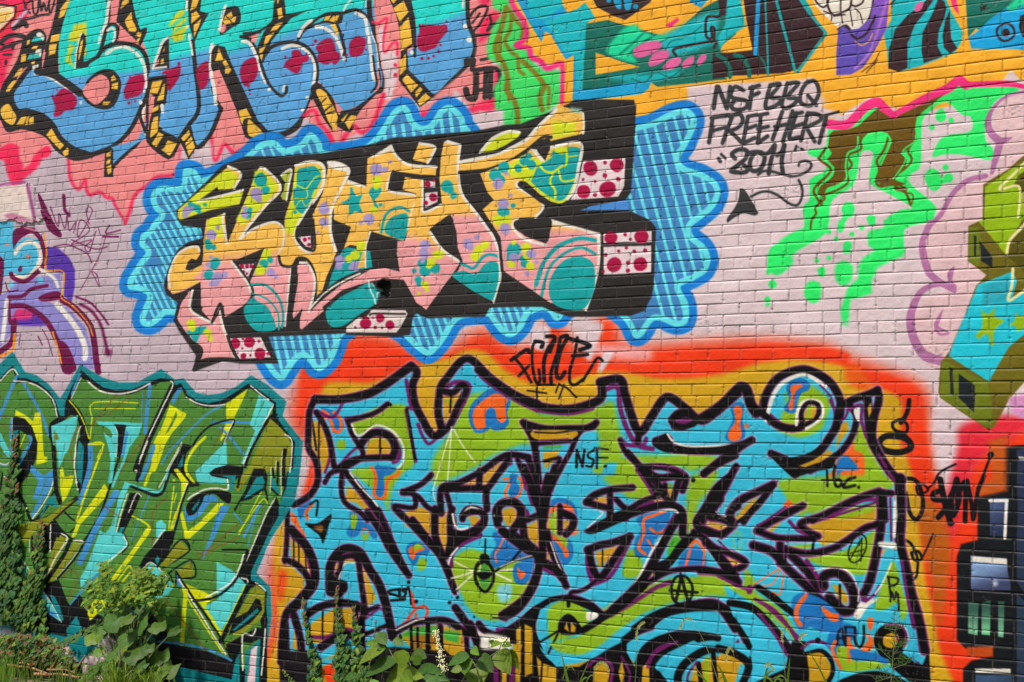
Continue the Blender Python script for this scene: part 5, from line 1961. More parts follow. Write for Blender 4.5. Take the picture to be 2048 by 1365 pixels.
f KA 600,660 800,550 850,560 850,896 810,896 820,620 760,650 700,640 690,896 640,740
L WH 9 710,820 705,620 720,590 770,600 790,560
L WH 9 850,560 840,700 825,850
f TL 730,700 820,620 810,896 720,896
f PK 760,690 800,660 780,896 735,896
f LI 765,690 800,665 785,896 740,896
L B3 14 180,640 350,660 480,690 600,740 635,760
f 1a1719 170,650 300,665 480,700 640,770 665,770 650,870 560,860 400,820 250,790 160,740
f TL 250,785 400,820 560,860 640,880 660,760 690,700 690,900 260,900
f TL 860,300 885,330 880,500 860,480
L KA 12 855,330 850,430 860,520
L 8f4a20 6 ~1.5 220,370 480,700
L 8f4a20 6 ~1.5 150,420 270,650
g 0
f LI ~2 -200,1260 0,1255 60,1262 115,1300 160,1330 240,1300 280,1370 280,1500 -200,1500
@ 0 1098 5.11
f TL ~2 -60,720 100,730 460,850 480,960 560,1020 700,1000 800,1160 850,1150 1100,900 1000,870 660,900 440,850
f LI ~2 480,970 600,1020 700,1000 800,1150 640,1220 500,1150
f LI ~2 830,1160 1100,880 1250,1000 1250,1365 860,1365
f B0A0A8 ~8 0,800 330,860 340,900 200,980 0,900
'''
run(DSL)
SUN_E,SUN_A,EXPO,ALB=3.0,6.0,0.60,.80
import bpy, random
rng=np.random.default_rng(7); random.seed(7)
sc=bpy.context.scene; col=sc.collection
# ---------------------------------------------------------------- camera fitted to the brick courses
f_,psi,th,ro,q=2983.2310927010744,-0.5619480400633687,0.17923396828036633,0.03595245387866515,0.008510134128408184
PCX,PCY=1024+73.63317995,682.5-228.62889376
COURSE=.0677; D=COURSE/q; CAMZ=1.42
s,c=math.sin,math.cos
F=np.array([s(psi)*c(th),c(psi)*c(th),s(th)]); R0=np.array([c(psi),-s(psi),0.]); U0=np.cross(R0,F)
R=c(ro)*R0+s(ro)*U0; U=-s(ro)*R0+c(ro)*U0
def at(px,py,d=0.):
    """the point at distance d in front of the wall (plane y=D) seen at photo position px,py"""
    v=F+R*(px-PCX)/f_+U*(PCY-py)/f_; t=(D-d)/v[1]
    return np.array([v[0]*t,D-d,v[2]*t+CAMZ])
def topx(X,Y,Z):
    a=X*F[0]+Y*F[1]+(Z-CAMZ)*F[2]; b=X*R[0]+Y*R[1]+(Z-CAMZ)*R[2]; e=X*U[0]+Y*U[1]+(Z-CAMZ)*U[2]
    return PCX+f_*b/a, PCY-f_*e/a
from mathutils import Matrix, Vector
cam=bpy.data.cameras.new('camera'); co=bpy.data.objects.new('camera',cam); col.objects.link(co)
cam.sensor_fit='HORIZONTAL'; cam.sensor_width=36; cam.lens=f_/2048*36
cam.shift_x=-(PCX-1024)/2048; cam.shift_y=(PCY-682.5)/2048
cam.clip_start=.05; cam.clip_end=3000
M=Matrix.Identity(4)
for i in range(3): M[i][0]=R[i];M[i][1]=U[i];M[i][2]=-F[i]
M[0][3]=0;M[1][3]=0;M[2][3]=CAMZ
co.matrix_world=M; sc.camera=co
# ---------------------------------------------------------------- light
w=bpy.data.worlds.new('World'); sc.world=w; w.use_nodes=True
nt=w.node_tree; bg=nt.nodes['Background']; sky=nt.nodes.new('ShaderNodeTexSky'); sky.sky_type='NISHITA'
sky.sun_disc=False; EL,AZ=math.radians(58),math.radians(205)
sky.sun_elevation=EL; sky.sun_rotation=AZ; sky.dust_density=2.5; sky.air_density=1.0
nt.links.new(sky.outputs[0],bg.inputs[0]); bg.inputs[1].default_value=.10
sl=bpy.data.lights.new('sun','SUN'); so=bpy.data.objects.new('sun',sl); col.objects.link(so)
sl.energy=SUN_E; sl.angle=math.radians(SUN_A); sl.color=(1,.95,.87)
sd=Vector((math.sin(AZ)*math.cos(EL),math.cos(AZ)*math.cos(EL),math.sin(EL)))
so.rotation_euler=sd.to_track_quat('Z','Y').to_euler()
sc.view_settings.view_transform='Standard'; sc.view_settings.look='None'; sc.view_settings.exposure=EXPO; sc.view_settings.gamma=1
# ---------------------------------------------------------------- helpers
def tag(o,label=None,cat=None,group=None,kind=None):
    if label:o['label']=label
    if cat:o['category']=cat
    if group:o['group']=group
    if kind:o['kind']=kind
    return o
def empty(name,loc,label,cat,group=None):
    o=bpy.data.objects.new(name,None); col.objects.link(o); o.location=tuple(loc); o.empty_display_size=.05
    return tag(o,label,cat,group)
def npmesh(name,V,Q,cols=None,mat=None,parent=None,att='paint'):
    me=bpy.data.meshes.new(name)
    me.vertices.add(len(V)); me.vertices.foreach_set('co',np.ascontiguousarray(V,dtype=np.float32).ravel())
    me.loops.add(Q.size); me.loops.foreach_set('vertex_index',np.ascontiguousarray(Q,dtype=np.int32).ravel())
    me.polygons.add(len(Q)); me.polygons.foreach_set('loop_start',(np.arange(len(Q))*Q.shape[1]).astype(np.int32))
    me.update(calc_edges=True)
    if cols is not None:
        a=me.attributes.new(att,'FLOAT_COLOR','POINT')
        cc=np.ones((len(V),4),np.float32); cc[:,:3]=cols; a.data.foreach_set('color',cc.ravel())
    if mat: me.materials.append(mat)
    o=bpy.data.objects.new(name,me); col.objects.link(o)
    if parent: o.parent=parent
    return o
def lin(cn): return np.where(cn<=.04045,cn/12.92,((cn+.055)/1.055)**2.4)
def hsh(i,j,seed):
    n=(i.astype(np.int64)*374761393+j.astype(np.int64)*668265263+seed*974634777)&0x7fffffff
    n=((n^(n>>13))*1274126177)&0x7fffffff
    return ((n^(n>>16))&0xffff)/65535.
def vn(x,y,seed):
    i=np.floor(x);j=np.floor(y);fx=x-i;fy=y-j;fx=fx*fx*(3-2*fx);fy=fy*fy*(3-2*fy)
    a=hsh(i,j,seed);b=hsh(i+1,j,seed);cc=hsh(i,j+1,seed);d=hsh(i+1,j+1,seed)
    return ((a*(1-fx)+b*fx)*(1-fy)+(cc*(1-fx)+d*fx)*fy).astype(np.float32)
# ---------------------------------------------------------------- materials
def mat(name): m=bpy.data.materials.new(name); m.use_nodes=True; return m,m.node_tree,m.node_tree.nodes['Principled BSDF']
def wall_mat():
    m,t,b=mat('painted_brick'); N=t.nodes.new;L=t.links.new
    a=N('ShaderNodeAttribute'); a.attribute_name='paint'
    tc=N('ShaderNodeTexCoord')
    n1=N('ShaderNodeTexNoise'); n1.inputs['Scale'].default_value=260; n1.inputs['Detail'].default_value=3
    n2=N('ShaderNodeTexNoise'); n2.inputs['Scale'].default_value=9; n2.inputs['Detail'].default_value=6
    for n in (n1,n2): L(tc.outputs['Object'],n.inputs['Vector'])
    mr=N('ShaderNodeMapRange'); mr.inputs[1].default_value=.3;mr.inputs[2].default_value=.7;mr.inputs[3].default_value=.90;mr.inputs[4].default_value=1.06
    L(n2.outputs[0],mr.inputs[0])
    mx=N('ShaderNodeVectorMath'); mx.operation='SCALE'; L(a.outputs['Color'],mx.inputs[0]); L(mr.outputs[0],mx.inputs['Scale'])
    L(mx.outputs[0],b.inputs['Base Color'])
    bp=N('ShaderNodeBump'); bp.inputs['Strength'].default_value=.55; bp.inputs['Distance'].default_value=.0012
    L(n1.outputs[0],bp.inputs['Height']); L(bp.outputs[0],b.inputs['Normal'])
    rr=N('ShaderNodeMapRange'); rr.inputs[1].default_value=.35;rr.inputs[2].default_value=.65;rr.inputs[3].default_value=.36;rr.inputs[4].default_value=.62
    L(n2.outputs[0],rr.inputs[0]); L(rr.outputs[0],b.inputs['Roughness']); b.inputs['Specular IOR Level'].default_value=.10
    return m
def leaf_mat():
    m,t,b=mat('leaf'); N=t.nodes.new;L=t.links.new
    a=N('ShaderNodeAttribute'); a.attribute_name='paint'
    tc=N('ShaderNodeTexCoord'); n=N('ShaderNodeTexNoise'); n.inputs['Scale'].default_value=60; L(tc.outputs['Object'],n.inputs['Vector'])
    mr=N('ShaderNodeMapRange'); mr.inputs[1].default_value=.3;mr.inputs[2].default_value=.7;mr.inputs[3].default_value=.75;mr.inputs[4].default_value=1.2
    L(n.outputs[0],mr.inputs[0]); mx=N('ShaderNodeVectorMath'); mx.operation='SCALE'
    L(a.outputs['Color'],mx.inputs[0]); L(mr.outputs[0],mx.inputs['Scale']); L(mx.outputs[0],b.inputs['Base Color'])
    b.inputs['Roughness'].default_value=.5; b.inputs['Specular IOR Level'].default_value=.2
    tr=N('ShaderNodeBsdfTranslucent'); L(mx.outputs[0],tr.inputs[0]); ms=N('ShaderNodeMixShader'); ms.inputs[0].default_value=.28
    L(b.outputs[0],ms.inputs[1]); L(tr.outputs[0],ms.inputs[2]); L(ms.outputs[0],t.nodes['Material Output'].inputs[0])
    return m
def plain_mat(name,c0,c1,scale,rough=.9,bump=.004):
    m,t,b=mat(name); N=t.nodes.new;L=t.links.new
    tc=N('ShaderNodeTexCoord'); n=N('ShaderNodeTexNoise'); n.inputs['Scale'].default_value=scale; n.inputs['Detail'].default_value=8; L(tc.outputs['Object'],n.inputs['Vector'])
    r=N('ShaderNodeValToRGB'); r.color_ramp.elements[0].position=.35;r.color_ramp.elements[1].position=.68
    r.color_ramp.elements[0].color=(*c0,1);r.color_ramp.elements[1].color=(*c1,1); L(n.outputs[0],r.inputs[0]); L(r.outputs[0],b.inputs['Base Color'])
    bp=N('ShaderNodeBump'); bp.inputs['Distance'].default_value=bump; L(n.outputs[0],bp.inputs['Height']); L(bp.outputs[0],b.inputs['Normal'])
    b.inputs['Roughness'].default_value=rough; return m
WM=wall_mat(); LM_=leaf_mat()
STEM=plain_mat('stem',(.10,.14,.04),(.20,.24,.08),40); WOOD=plain_mat('dry_wood',(.16,.07,.03),(.42,.22,.11),30)
FLOW=plain_mat('flower',(.55,.52,.25),(.85,.8,.5),80); SOIL=plain_mat('soil',(.045,.03,.018),(.26,.15,.08),14,.95,.03)
_r=[n for n in SOIL.node_tree.nodes if n.type=='VALTORGB'][0].color_ramp; _e=_r.elements.new(.50); _e.color=(.06,.085,.022,1)
# ---------------------------------------------------------------- the wall: real relief of bricks and joints, paint per vertex
du=.0042
us=np.concatenate([np.arange(-13.6,-11.0,.016),np.arange(-11.0,-1.78,du),np.arange(-1.78,.9,.016)])
fr=np.array([0,.018,.05,.085,.12,.15,.185,.25,.32,.39,.46,.53,.60,.67,.74,.81,.88,.94,.982])
OFF=7.8049
klo=math.floor(-(6.25-CAMZ)/COURSE-OFF); khi=math.ceil((CAMZ+.08)/COURSE-OFF)
ks=(np.arange(klo,khi)[:,None]+fr[None,:]).ravel()
zs=CAMZ-(ks+OFF)*COURSE
Ug,Kg=np.meshgrid(us.astype(np.float32),ks.astype(np.float32)); Zg=np.broadcast_to(zs.astype(np.float32)[:,None],Ug.shape).copy()
PXg,PYg=topx(Ug,D,Zg)
# wandering courses
Zg+=((vn(Ug*1.3,Kg*.35,3)-.5)*.006+(vn(Ug*6,Kg*.9,4)-.5)*.0035)
r=np.floor(Kg).astype(np.int32); t=Kg-r
hdr=(r%6)==1
L0=np.where(hdr,.1035,.2075)
rowoff=np.where(hdr,hsh(r,r*0,9)*.1,np.where((r+24)%2==0,0,.10375)+(hsh(np.floor((r-1)/6).astype(np.int32),r*0,5)-.5)*.03)
xb=(Ug+3.5718+rowoff+(vn(Ug*3,r*7.3,8)-.5)*.012)/L0
bi=np.floor(xb).astype(np.int32); fxb=(xb-bi)
e=np.minimum(fxb,1-fxb)*L0
edge=np.abs(vn(Ug*45,Zg*45,12)-.5)*.004
jn=hsh(bi,r,31)
# joints: sloped bed joint, deeper under the brick above
ero=vn(Ug*2.2,Kg*.5,17)
bed=np.where(t<.15,np.interp(t,[0,.018,.05,.12,.15],[-.001,-.0088,-.0075,-.0032,-.0012]),np.interp(t,[.15,.20,.25,.94,1],[-.0012,-.0002,0,0,-.0012]))
h=bed*(.45+.55*ero)
wv=.0052+edge*.6
head=-(.0030+.0040*jn)*np.clip(1-(e-.001)/wv,0,1)**.7*(t>.12)
h=h+head
face=(t>.16)
h+=np.where(face,(hsh(bi,r,41)-.5)*.0030+(fxb-.5)*(hsh(bi,r,42)-.5)*.002+(t-.5)*(hsh(bi,r,43)-.5)*.002,0)
h+=(vn(Ug*42,Zg*42,21)-.5)*.0014+(vn(Ug*110,Zg*110,22)-.5)*.0011+(rng.random(Ug.shape,dtype=np.float32)-.5)*.00055
# a few weathered bricks
wr=(hsh(bi,r,77)>.975)&face
h-=np.where(wr,np.clip(vn(Ug*60,Zg*80,23)-.6,0,1)*.008,0)
chip=np.clip(vn(Ug*30,Zg*60,24)-.72,0,1)*np.clip(1-e/.02,0,1)
h-=chip*.02
h+=np.where(t>.1,np.clip(vn(Ug*55,Zg*55,26)-.80,0,1)*np.clip(1-e/.03,0,1)*.02*(jn>.5),0)
# broken render patch and the hole
def rag(px,py,poly,amp):
    ins=np.zeros(px.shape,bool); n=len(poly)
    pxx=px+(vn(px*.12,py*.12,61)-.5)*amp; pyy=py+(vn(px*.14,py*.14,62)-.5)*amp+(vn(px*.5,py*.5,63)-.5)*amp*.5
    for i in range(n):
        x1,y1=poly[i];x2,y2=poly[(i+1)%n]
        cnd=((y1>pyy)!=(y2>pyy))&(pxx<(x2-x1)*(pyy-y1)/((y2-y1) or 1e-9)+x1); ins^=cnd
    return ins
ri=(PXg<130)&(PYg>350)&(PYg<470)
m_=rag(PXg[ri],PYg[ri],[(-60,380),(66,368),(72,415),(88,425),(98,438),(60,446),(30,440),(5,443),(-60,446)],12)
hh=h[ri]; hh[m_]=.013+(hh[m_])*.25+(vn(Ug[ri][m_]*25,Zg[ri][m_]*25,64)-.5)*.004; h[ri]=hh
hi=(np.abs(PXg-765)<40)&(np.abs(PYg-578)<40)
dd=np.sqrt(((PXg[hi]-766)/15)**2+((PYg[hi]-577)/19)**2)+(vn(PXg[hi]*.25,PYg[hi]*.25,65)-.5)*.5
hh=h[hi]; hh-=np.clip((1-dd)*3,0,1)*.07; h[hi]=hh
Yg=D-h
# paint: sample the canvas
# beyond the traced stretch the same paint jobs run on for a little then the plain pale coat takes over
nb=(vn(Ug*2.2,Zg*2.2,71)-.5)*240
ext=np.clip((np.maximum(np.maximum(-PXg,PXg-2048)*.9,-PYg)+nb-190)/18,0,1).astype(np.float32)
PXc=np.clip(PXg-X0-.5,0,CW-2);PYc=np.clip(PYg-Y0-.5,0,CH-2)
ix=PXc.astype(np.int32);iy=PYc.astype(np.int32);gx=(PXc-ix)[...,None].astype(np.float32);gy=(PYc-iy)[...,None].astype(np.float32)
A=(canvas[iy,ix]*(1-gx)+canvas[iy,ix+1]*gx)*(1-gy)+(canvas[iy+1,ix]*(1-gx)+canvas[iy+1,ix+1]*gx)*gy
del gx,gy,PXc,PYc
A=A*(1-ext[...,None])+np.array([.83,.75,.77],np.float32)*ext[...,None]
A=lin(A).astype(np.float32)*ALB
br=(.955+.09*hsh(bi,r,51))*(.97+.06*vn(Ug*4,Zg*4,52)); A*=br[...,None].astype(np.float32)
# bare joint mortar where the spray never reached, thin and patchy; pits and chips show grey brick
mort=np.array([.115,.095,.085],np.float32)
mm=(np.clip(1-np.abs(t-.025)/.045,0,1)*(.12+.75*vn(Ug*9,Kg*2,53)*vn(Ug*2.5,Kg*.7,58))).astype(np.float32)
mm=np.maximum(mm,(np.clip(1-e/.0052,0,1)*(t>.1)*.75*(jn>.15)*(.5+.5*jn)*(.45+.6*vn(Ug*60,Zg*60,54))).astype(np.float32))
pit=((vn(Ug*140,Zg*140,55)>.93)&(vn(Ug*3,Zg*3,56)>.5))
mm=np.maximum(mm,np.where(pit,.35,0).astype(np.float32)); mm=np.maximum(mm,np.where(wr,np.clip(vn(Ug*60,Zg*80,23)-.62,0,1)*1.2,0).astype(np.float32))
mm=np.clip(mm,0,.9)[...,None]
A=A*(1-mm)+mort*mm
# light catching the top edge of bricks, painted in as faint pale ledges
lg=(np.clip(1-np.abs(t-.165)/.04,0,1)*.07*vn(Ug*10,Kg*3,57)).astype(np.float32)[...,None]
A=A*(1-lg)+np.array([.62,.58,.55],np.float32)*lg
# face ids
cid=np.where(ext[:-1,:-1]>.5,0,ids[iy[:-1,:-1],ix[:-1,:-1]])
H_,W_=Ug.shape
base=(np.arange(H_-1)[:,None]*W_+np.arange(W_-1)[None,:]).astype(np.int32)
Q=np.stack([base,base+W_,base+W_+1,base+1],-1).reshape(-1,4)
P=np.stack([Ug,Yg,Zg],-1).reshape(-1,3).astype(np.float32); A=A.reshape(-1,3); cid=cid.ravel()
del PXg,PYg,h,ix,iy
KIND={'red_halo_background':'painted_lettering','blue_lettering':'painted_lettering','yellow_and_pink_lettering':'painted_lettering','block_lettering':'painted_lettering','dark_machine_lettering':'painted_lettering','purple_lettering':'painted_lettering','green_lettering':'painted_lettering','aqua_and_lime_lettering':'painted_lettering','striped_burst':'painted_burst','orange_mural':'painted_mural','green_ghost_shapes':'painted_drips','festival_message':'painted_message','cloud_piece':'painted_cloud','orange_glow':'spray_glow','letter':'painted_letter','dot':'painted_dots','drip_patch':'drip_patch'}
first={}; wallo=None
for gi,(pn,sub,lab) in enumerate(groups):
    sel=Q[cid==gi]
    if len(sel)<30: continue
    if gi==0:
        # the body of the wall behind the painted face
        uv,inv=np.unique(sel,return_inverse=True); V=P[uv]; C_=A[uv]; F_=inv.reshape(-1,4).astype(np.int32)
        x0,x1,z0,z1,y0,y1=-13.62,.91,-.4,6.27,D+.09,D+.42
        bx=np.array([[x0,y0,z0],[x1,y0,z0],[x1,y0,z1],[x0,y0,z1],[x0,y1,z0],[x1,y1,z0],[x1,y1,z1],[x0,y1,z1]],np.float32)
        bf=np.array([[0,1,2,3],[5,4,7,6],[4,0,3,7],[1,5,6,2],[3,2,6,7],[4,5,1,0]],np.int32)+len(V)
        # returns joining the painted face to the body at both ends and the top
        n0=len(V)+8; ex=np.array([[-13.6,D,0-.08],[-13.6,D,6.25],[-13.6,D+.09,6.25],[-13.6,D+.09,-.08],[.895,D,-.08],[.895,D,6.25],[.895,D+.09,6.25],[.895,D+.09,-.08]],np.float32)
        ef=np.array([[0,1,2,3],[7,6,5,4],[1,5,6,2]],np.int32)+n0
        V=np.concatenate([V,bx,ex]); C_=np.concatenate([C_,np.full((16,3),.3,np.float32)]); F_=np.concatenate([F_,bf,ef])
        wallo=npmesh('brick_wall',V,F_,C_,WM); wallo.location=(0,0,0)
        tag(wallo,'long brick wall painted edge to edge with layers of bright graffiti lettering','wall'); continue
    uv,inv=np.unique(sel,return_inverse=True)
    if sub:
        key='red_halo_background' if pn=='blue_lettering' else pn
        par=first.get(key,wallo); o=npmesh(KIND.get(sub,sub),P[uv],inv.reshape(-1,4),A[uv],WM,par)
    else:
        o=npmesh(KIND.get(pn,'graffiti_tag'),P[uv],inv.reshape(-1,4),A[uv],WM,wallo); first.setdefault(pn,o)
    if lab: o['label']=lab
del P,A,Q,cid,Ug,Kg,Zg,Yg
# ---------------------------------------------------------------- plants
class MB:
    def __init__(s): s.v=[];s.q=[];s.c=[]
    def add(s,V,Q,cc):
        n=len(s.v); s.v+= [tuple(v) for v in V]; s.q+=[tuple(i+n for i in q_) for q_ in Q]; s.c+=[cc]*len(V)
    def build(s,name,parent,m=None,org=(0,0,0)):
        if not s.v: return None
        return npmesh(name,np.array(s.v,np.float32)-np.array(org,np.float32),np.array([q_ if len(q_)==4 else (*q_,q_[2]) for q_ in s.q],np.int32) if all(len(q_)==4 for q_ in s.q) else np.array(s.q,np.int32),np.array(s.c,np.float32),m or LM_,parent)
def nrm(v): return v/(np.linalg.norm(v)+1e-9)
def blade(mb,b,tip,width,col_,prof='ovate',bend=0.,fold=.25,n=6,face=None):
    b=np.array(b,float);tip=np.array(tip,float);d=tip-b;L=np.linalg.norm(d)
    face=np.array([0.1,-1,.35]) if face is None else np.array(face,float)
    side=nrm(np.cross(d,face)); nn=nrm(np.cross(side,d))
    V=[];Qs=[]
    for i in range(n+1):
        t=i/n
        w_={'ovate':(math.sin(math.pi*min(1,t**.72))**.8 if 0<t<1 else .02),'grass':(1-t)**.55+.02,'heart':((1-t)**.8*min(1,t*4+.35)),'lance':(math.sin(math.pi*t)**.9+.02)}[prof]*width/2
        ce=b+d*t+np.array([0,0,bend*L])*4*t*(1-t)+nn*0
        V+= [ce-side*w_+nn*w_*fold, ce, ce+side*w_+nn*w_*fold]
    for i in range(n):
        a=i*3; Qs+=[(a,a+1,a+4,a+3),(a+1,a+2,a+5,a+4)]
    mb.add(V,Qs,col_)
def fan(mb,cen,r,down,face,col_,lobes=3,depth=.3,cup=.15,ser=0.):
    """a lobed leaf: rings around its stalk, 'down' is the tip direction"""
    face=nrm(np.array(face,float)); dn=np.array(down,float); dn=nrm(dn-face*np.dot(dn,face)); sd_=np.cross(face,dn)
    n=16; V=[np.array(cen)-dn*r*.45]; 
    for k,rf in ((0,.5),(1,1.)):
        for i in range(n):
            a=-math.pi+2*math.pi*(i+.5)/n
            rr=r*rf*(1-depth*.5+depth*.5*math.cos(lobes*a)+ser*(.5-(i%2)))*(1 if abs(a)<2.6 else .62)
            V.append(np.array(cen)+dn*rr*math.cos(a)*1.08+sd_*rr*math.sin(a)+face*(-cup*r*rf*rf*(.6+.8*random.random())))
    Qs=[]
    for i in range(n):
        j=(i+1)%n; Qs.append((1+i,1+n+i,1+n+j,1+j))
    for i in range(0,n,2): Qs.append((0,1+i,1+(i+1)%n,1+(i+2)%n))
    mb.add(V,Qs,col_)
def tube(mb,pts,r0,r1,col_=(.12,.16,.05),ns=6):
    pts=[np.array(p,float) for p in pts]; V=[];Qs=[]; n=len(pts)
    for i,p in enumerate(pts):
        d=nrm(pts[min(i+1,n-1)]-pts[max(i-1,0)]); a=nrm(np.cross(d,[.3,.9,.2])); b2=np.cross(d,a); rr=r0+(r1-r0)*i/(n-1)
        for k in range(ns): an=2*math.pi*k/ns; V.append(p+(a*math.cos(an)+b2*math.sin(an))*rr)
    for i in range(n-1):
        for k in range(ns): Qs.append((i*ns+k,i*ns+(k+1)%ns,(i+1)*ns+(k+1)%ns,(i+1)*ns+k))
    mb.add(V,Qs,col_)
def curve(pts,n=5):
    Q_=catmull([(p[0],p[1],p[2],False) for p in [(a,b,d) for a,b,d in pts]],False,n); return [at(a,b,d) for a,b,d in Q_]
def jit(c0,a=.25,warm=0.):
    k=1+random.uniform(-a,a); g=random.uniform(-warm,warm); return (c0[0]*k*(1+g*2),c0[1]*k,c0[2]*k*(1-g))
DG=(.035,.10,.028);MG=(.060,.125,.016);BG=(.12,.20,.014);YG=(.19,.28,.016);RD_=(.22,.09,.035)
def plant(name,label,cat,px,py,d,build,group=None):
    p=at(px,py,d); org=np.array([p[0],p[1],0.]); e_=empty(name,org,label,cat,group)
    parts=build(); 
    for nm,mb,mt in parts:
        o=mb.build(nm,e_,mt,org)
    return e_
def vine(strands,leafr,cols,dens,label,spread,cat='vine'):
    def b():
        st,lf=MB(),MB()
        for S in strands:
            tube(st,curve([(x,y,.02) for x,y,_,_ in S]),.004,.002,(.10,.06,.03))
            for (x,y,wd,red),(x2,y2,wd2,red2) in zip(S[:-1],S[1:]):
                L=math.hypot(x2-x,y2-y); n=int(L*dens*(wd+wd2)/2/10)+1
                for k in range(n):
                    t=random.random(); W_=wd+(wd2-wd)*t
                    px=x+(x2-x)*t+max(-1.3,min(1.3,random.gauss(0,.62)))*W_; py=y+(y2-y)*t
                    d=random.uniform(.012,.03+.0014*W_)
                    r_=leafr*random.uniform(.5,1.0); cc=jit(random.choice(cols),.35,.15)
                    if random.random()<red+(red2-red)*t: cc=jit(RD_,.3); r_*=.7
                    fan(lf,at(px,py,d),r_,(random.uniform(-.5,.5),-.15,-1),(random.uniform(-.45,.45),-1,random.uniform(.0,.7)),cc,3,.34,.12,.06)
        return [('stem',st,STEM),('foliage',lf,LM_)]
    return plant('climbing_vine',label,cat,strands[0][-1][0],strands[0][-1][1],.03,b,spread)
VG='vines climbing the painted wall'
vine([[(30,868,4,.7),(28,910,6,.4),(24,960,11,.1),(20,1010,15,.03),(16,1060,19,.02),(12,1110,22,.02),(12,1160,26,0),(14,1210,30,0),(18,1245,26,0)],
      [(4,1000,4,.8),(2,1060,6,.3),(-8,1150,12,.1),(-16,1240,20,0)]],.040,[DG,MG,MG],.95,'thick dark green vine hanging down the left edge of the wall over the olive letter',VG)
vine([[(84,1040,3,.9),(80,1070,6,.6),(76,1110,11,.1),(70,1150,14,.02),(62,1190,18,0),(54,1230,20,0),(46,1262,18,0)],
      [(82,1200,4,0),(86,1240,6,0),(84,1280,9,0),(80,1310,9,0)]],.036,[DG,MG,BG],1.0,'shorter green vine with reddish tip beside the thick vine, ending in a pale strand',VG)
vine([[(606,1195,2,.9),(609,1232,3,.5),(613,1262,4,.1),(620,1295,6,0),(632,1330,9,0),(628,1375,12,0)]],.025,[MG,DG,BG],1.0,'leftmost thin vine strand climbing the ochre gaps of the aqua letters',VG)
vine([[(674,1172,2,.9),(673,1215,3,.5),(678,1250,6,.05),(684,1290,10,0),(688,1330,15,0),(694,1375,20,0)]],.028,[MG,DG,MG],1.15,'thin vine strand with a bare reddish top right of the orange patch',VG)
vine([[(706,1212,2,.8),(711,1245,5,.1),(714,1280,8,0),(716,1320,11,0),(722,1370,16,0)]],.027,[MG,BG,DG],1.1,'short leafy vine strand touching the broad-leaved plant',VG)
vine([[(752,1240,1,.9),(749,1275,3,.8),(742,1310,5,.5),(736,1360,6,.3)]],.014,[MG],1.2,'sparse reddish vine sprig above the broad-leaved plant',VG)
vine([[(565,1340,2,.2),(575,1352,3,0),(590,1372,6,0)]],.013,[BG,MG],2.0,'tiny vine sprig at the foot of the black paint',VG)
# the bush with big lobed leaves and a lacy lime top
def bush():
    st,lf,up=MB(),MB(),MB(); Z=2.989
    def T(a,b): return a/Z,1100+b/Z
    ro=(250,1420)
    big=[(680,420,62),(850,380,46),(700,375,66),(860,575,60),(760,520,60),(950,635,56),(940,455,46),(560,520,52),(650,640,52),(840,450,50),(600,600,40),(1000,715,58),(780,690,60),(650,710,52),(550,720,48),(720,470,40),(880,690,60),(700,570,55),(800,620,60),(760,410,45),(600,700,45),(930,740,60),(820,740,60),(690,760,55),(880,500,45),(620,470,38)]
    big+=[(a+random.gauss(0,42),b+random.gauss(25,34),r_*random.uniform(.55,.85)) for a,b,r_ in big]
    for a,b,r_ in big:
        x,y=T(a,b); d=random.uniform(.12,.36); p=at(x,y,d); rr=r_/Z*.0047
        fan(lf,p,rr,(random.uniform(-.6,.6),-.3,-1),(random.uniform(-.4,.4),-1,random.uniform(.4,1.3)),jit(random.choice([MG,BG,MG]),.2,.1),5,.22,.16,.08)
        q_=at(x+(250-x)*.4,y+40,.25); g=at(250,1385,.25)
        tube(st,[g,q_,p],.006,.0025,(.09,.08,.04))
    for a,b,n,r_ in [(640,110,14,26),(560,205,14,24),(600,255,12,22),(690,255,14,24),(650,190,10,20),(850,150,18,26),(905,200,16,26),(955,185,14,26),(820,265,16,28),(740,300,12,24),(880,265,14,26),(965,235,10,26),(560,320,10,24),(640,330,12,26),(760,250,8,20),(800,200,10,22),(940,330,8,28),(700,330,10,26)]:
        x,y=T(a,b); tube(st,[at(250+(x-250)*.3,1330,.25),at(x*.6+250*.4,(y+1290)/2,.22),at(x,y,.2)],.004,.0015,(.12,.13,.05))
        for k in range(int(n*1.5)):
            p=at(x+random.gauss(0,11),y+random.gauss(0,8),random.uniform(.12,.3)); rr=r_/Z*.0054*random.uniform(.35,.75)
            fan(up,p,rr,(random.uniform(-1,1),-.3,random.uniform(-1,.3)),(random.uniform(-.6,.6),-1,random.uniform(.3,1.4)),jit(random.choice([BG,YG,BG]),.25,.15),3,.36,.2)
    for k in range(46):
        t=k/45; x,y=T(620-230*t+random.gauss(0,10),430+120*t+random.gauss(0,12))
        fan(lf,at(x,y,random.uniform(.05,.15)),random.uniform(.012,.022),(random.uniform(-1,1),-.2,-1),(random.uniform(-.5,.5),-1,.6),jit(MG,.3),3,.2)
    return [('stem',st,STEM),('large_leaves',lf,LM_),('young_leaves',up,LM_)]
plant('bush','leafy bush with big lobed leaves and a lacy lime top before the green letters','bush',250,1365,.25,bush)
